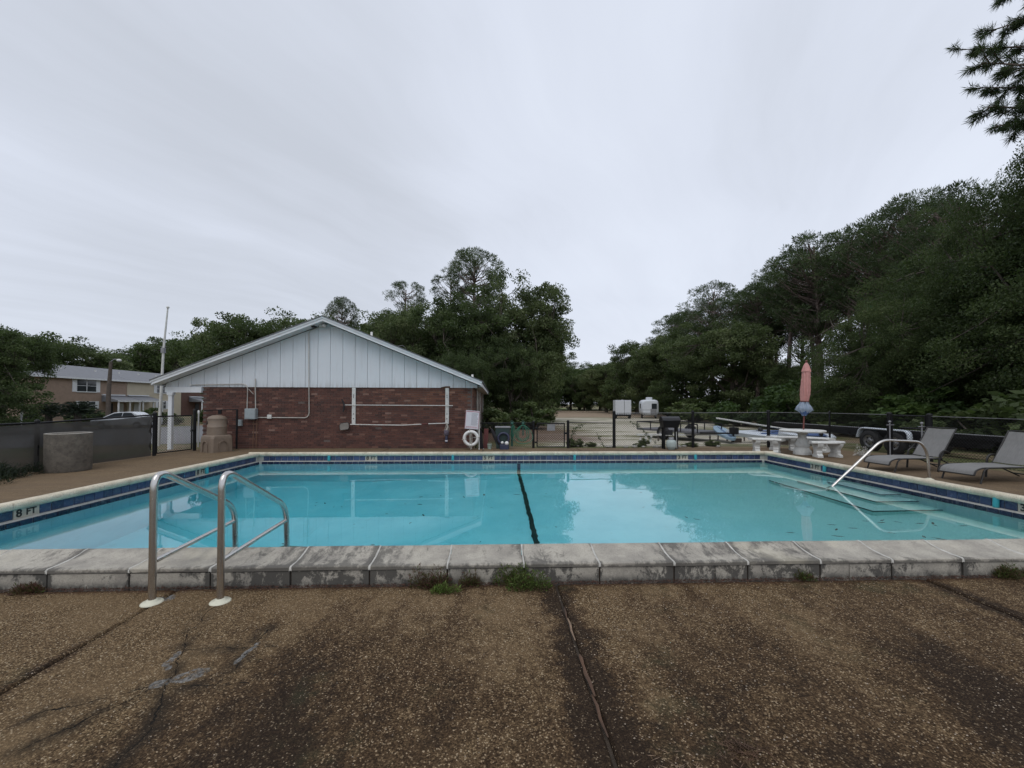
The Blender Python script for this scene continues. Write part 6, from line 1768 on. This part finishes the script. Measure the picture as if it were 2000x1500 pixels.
vine([(5.3, 13.55, .25), (5.0, 13.56, .52), (4.7, 13.56, .85), (4.4, 13.57, .95)], 'diagonal leafy vine on the tall fence left of the grill', 130)
# dark ferny plants at the left edge by the planter
for i, (x, y, r, h, lb) in enumerate([(-9.02, 7.95, .55, .42, 'dark fern clump at the left frame edge beneath the windscreen'), (-9.42, 8.5, .34, .26, 'small dark fern clump left of the planter'), (-9.0, 7.3, .5, .4, 'dark fern clump cut by the left frame edge')]):
    t = thing('fern_clump', (x, y, G), lb, 'fern', 'dark ferns at the foot of the windscreen fence')
    blades('fronds', t, 1500, r, h, 120 + i, M['darkleaf'], .4, .035, (.8, 1), .16)
# white edging stones along the far fence and pale flowers by the bench
for i in range(22):
    x = rl.uniform(3.6, 9.0)
    t = thing('edging_stone', (x, 13.75 + rl.uniform(-.05, .12), .10), 'small pale edging stone in the weeds along the far fence', 'stone', 'pale edging stones along the far fence')
    b = MB(); b.ball((0, 0, .03), rl.uniform(.04, .08), 8, 1.3, 1, .6, .008, rl); b.build('stone', M['stone'], t)
t = thing('flower_clump', (10.15, 11.2, G), 'whitish dry flower clump right of the front concrete bench', 'flower')
blades('petals', t, 500, .22, .34, 150, M['flowers'], .5, .018, (1, 1), .4); blades('stems', t, 260, .2, .3, 151, M['bush'], .4, .03, (1, 1), .06)

# --- leaves in the pool
lf_m = MB(); lf_m.add([(-.05, 0, 0), (-.015, -.012, .002), (.03, -.009, .003), (.06, 0, .006), (.03, .011, .003), (-.015, .012, .002)], [(0, 1, 2, 3, 4, 5)])
lfd = lf_m.build('drowned_leaf', M['deadleaf'], fix=False).data; bpy.data.objects.remove(bpy.data.objects['drowned_leaf'])
for i in range(44):
    x = rl.uniform(-5.0, 1.5) if i < 34 else rl.uniform(1.5, 6.0); y = rl.uniform(4.4, 9.2)
    o = bpy.data.objects.new('drowned_leaf', lfd); COL.objects.link(o); o.location = (x, y, fl(x) + .012); o.rotation_euler = (rl.uniform(-.2, .2), rl.uniform(-.2, .2), rl.uniform(0, 6.28))
    s = rl.uniform(.4, 1.1); o.scale = (s, s * rl.uniform(.7, 1.4), s)
    T(o, 'small dark leaf lying on the floor of the pool', 'leaf', 'leaves sunk on the pool floor')
for i, (x, y) in enumerate([(4.9, 5.35), (5.05, 5.28), (5.15, 5.38), (5.28, 5.3), (5.5, 5.22), (5.62, 5.14), (5.68, 5.22), (5.95, 5.1), (4.3, 5.2), (4.45, 5.05), (4.2, 5.0), (4.0, 4.75), (5.0, 4.7), (5.1, 4.62), (3.55, 4.9), (2.6, 5.6), (2.7, 5.5), (-.2, 7.1), (.35, 7.1), (4.75, 4.85)]):
    o = bpy.data.objects.new('floating_leaf', lfd); COL.objects.link(o); o.location = (x, y, .003); o.rotation_euler = (0, 0, rl.uniform(0, 6.28)); s = rl.uniform(.8, 1.5); o.scale = (s, s, s * .5)
    T(o, 'thin dark leaf floating on the water surface', 'leaf', 'leaves floating on the pool surface')
b = MB(); b.add([(-.25, -.05, 0), (-.1, -.14, .01), (.12, -.10, .01), (.36, .10, .02), (.1, .06, .01), (-.15, .07, .01)], [(0, 1, 2, 3, 4, 5)])
o = b.build('sunken_debris', simple('olive_debris', (.14, .17, .10), .9, var=.4, scale=8, dirt=.5), fix=False); o.location = (-3.15, 6.75, fl(-3.15) + .03); o.scale = (1.7, 1.7, 1); T(o, 'olive rag of debris on the pool floor just behind the right grab rail', 'debris')
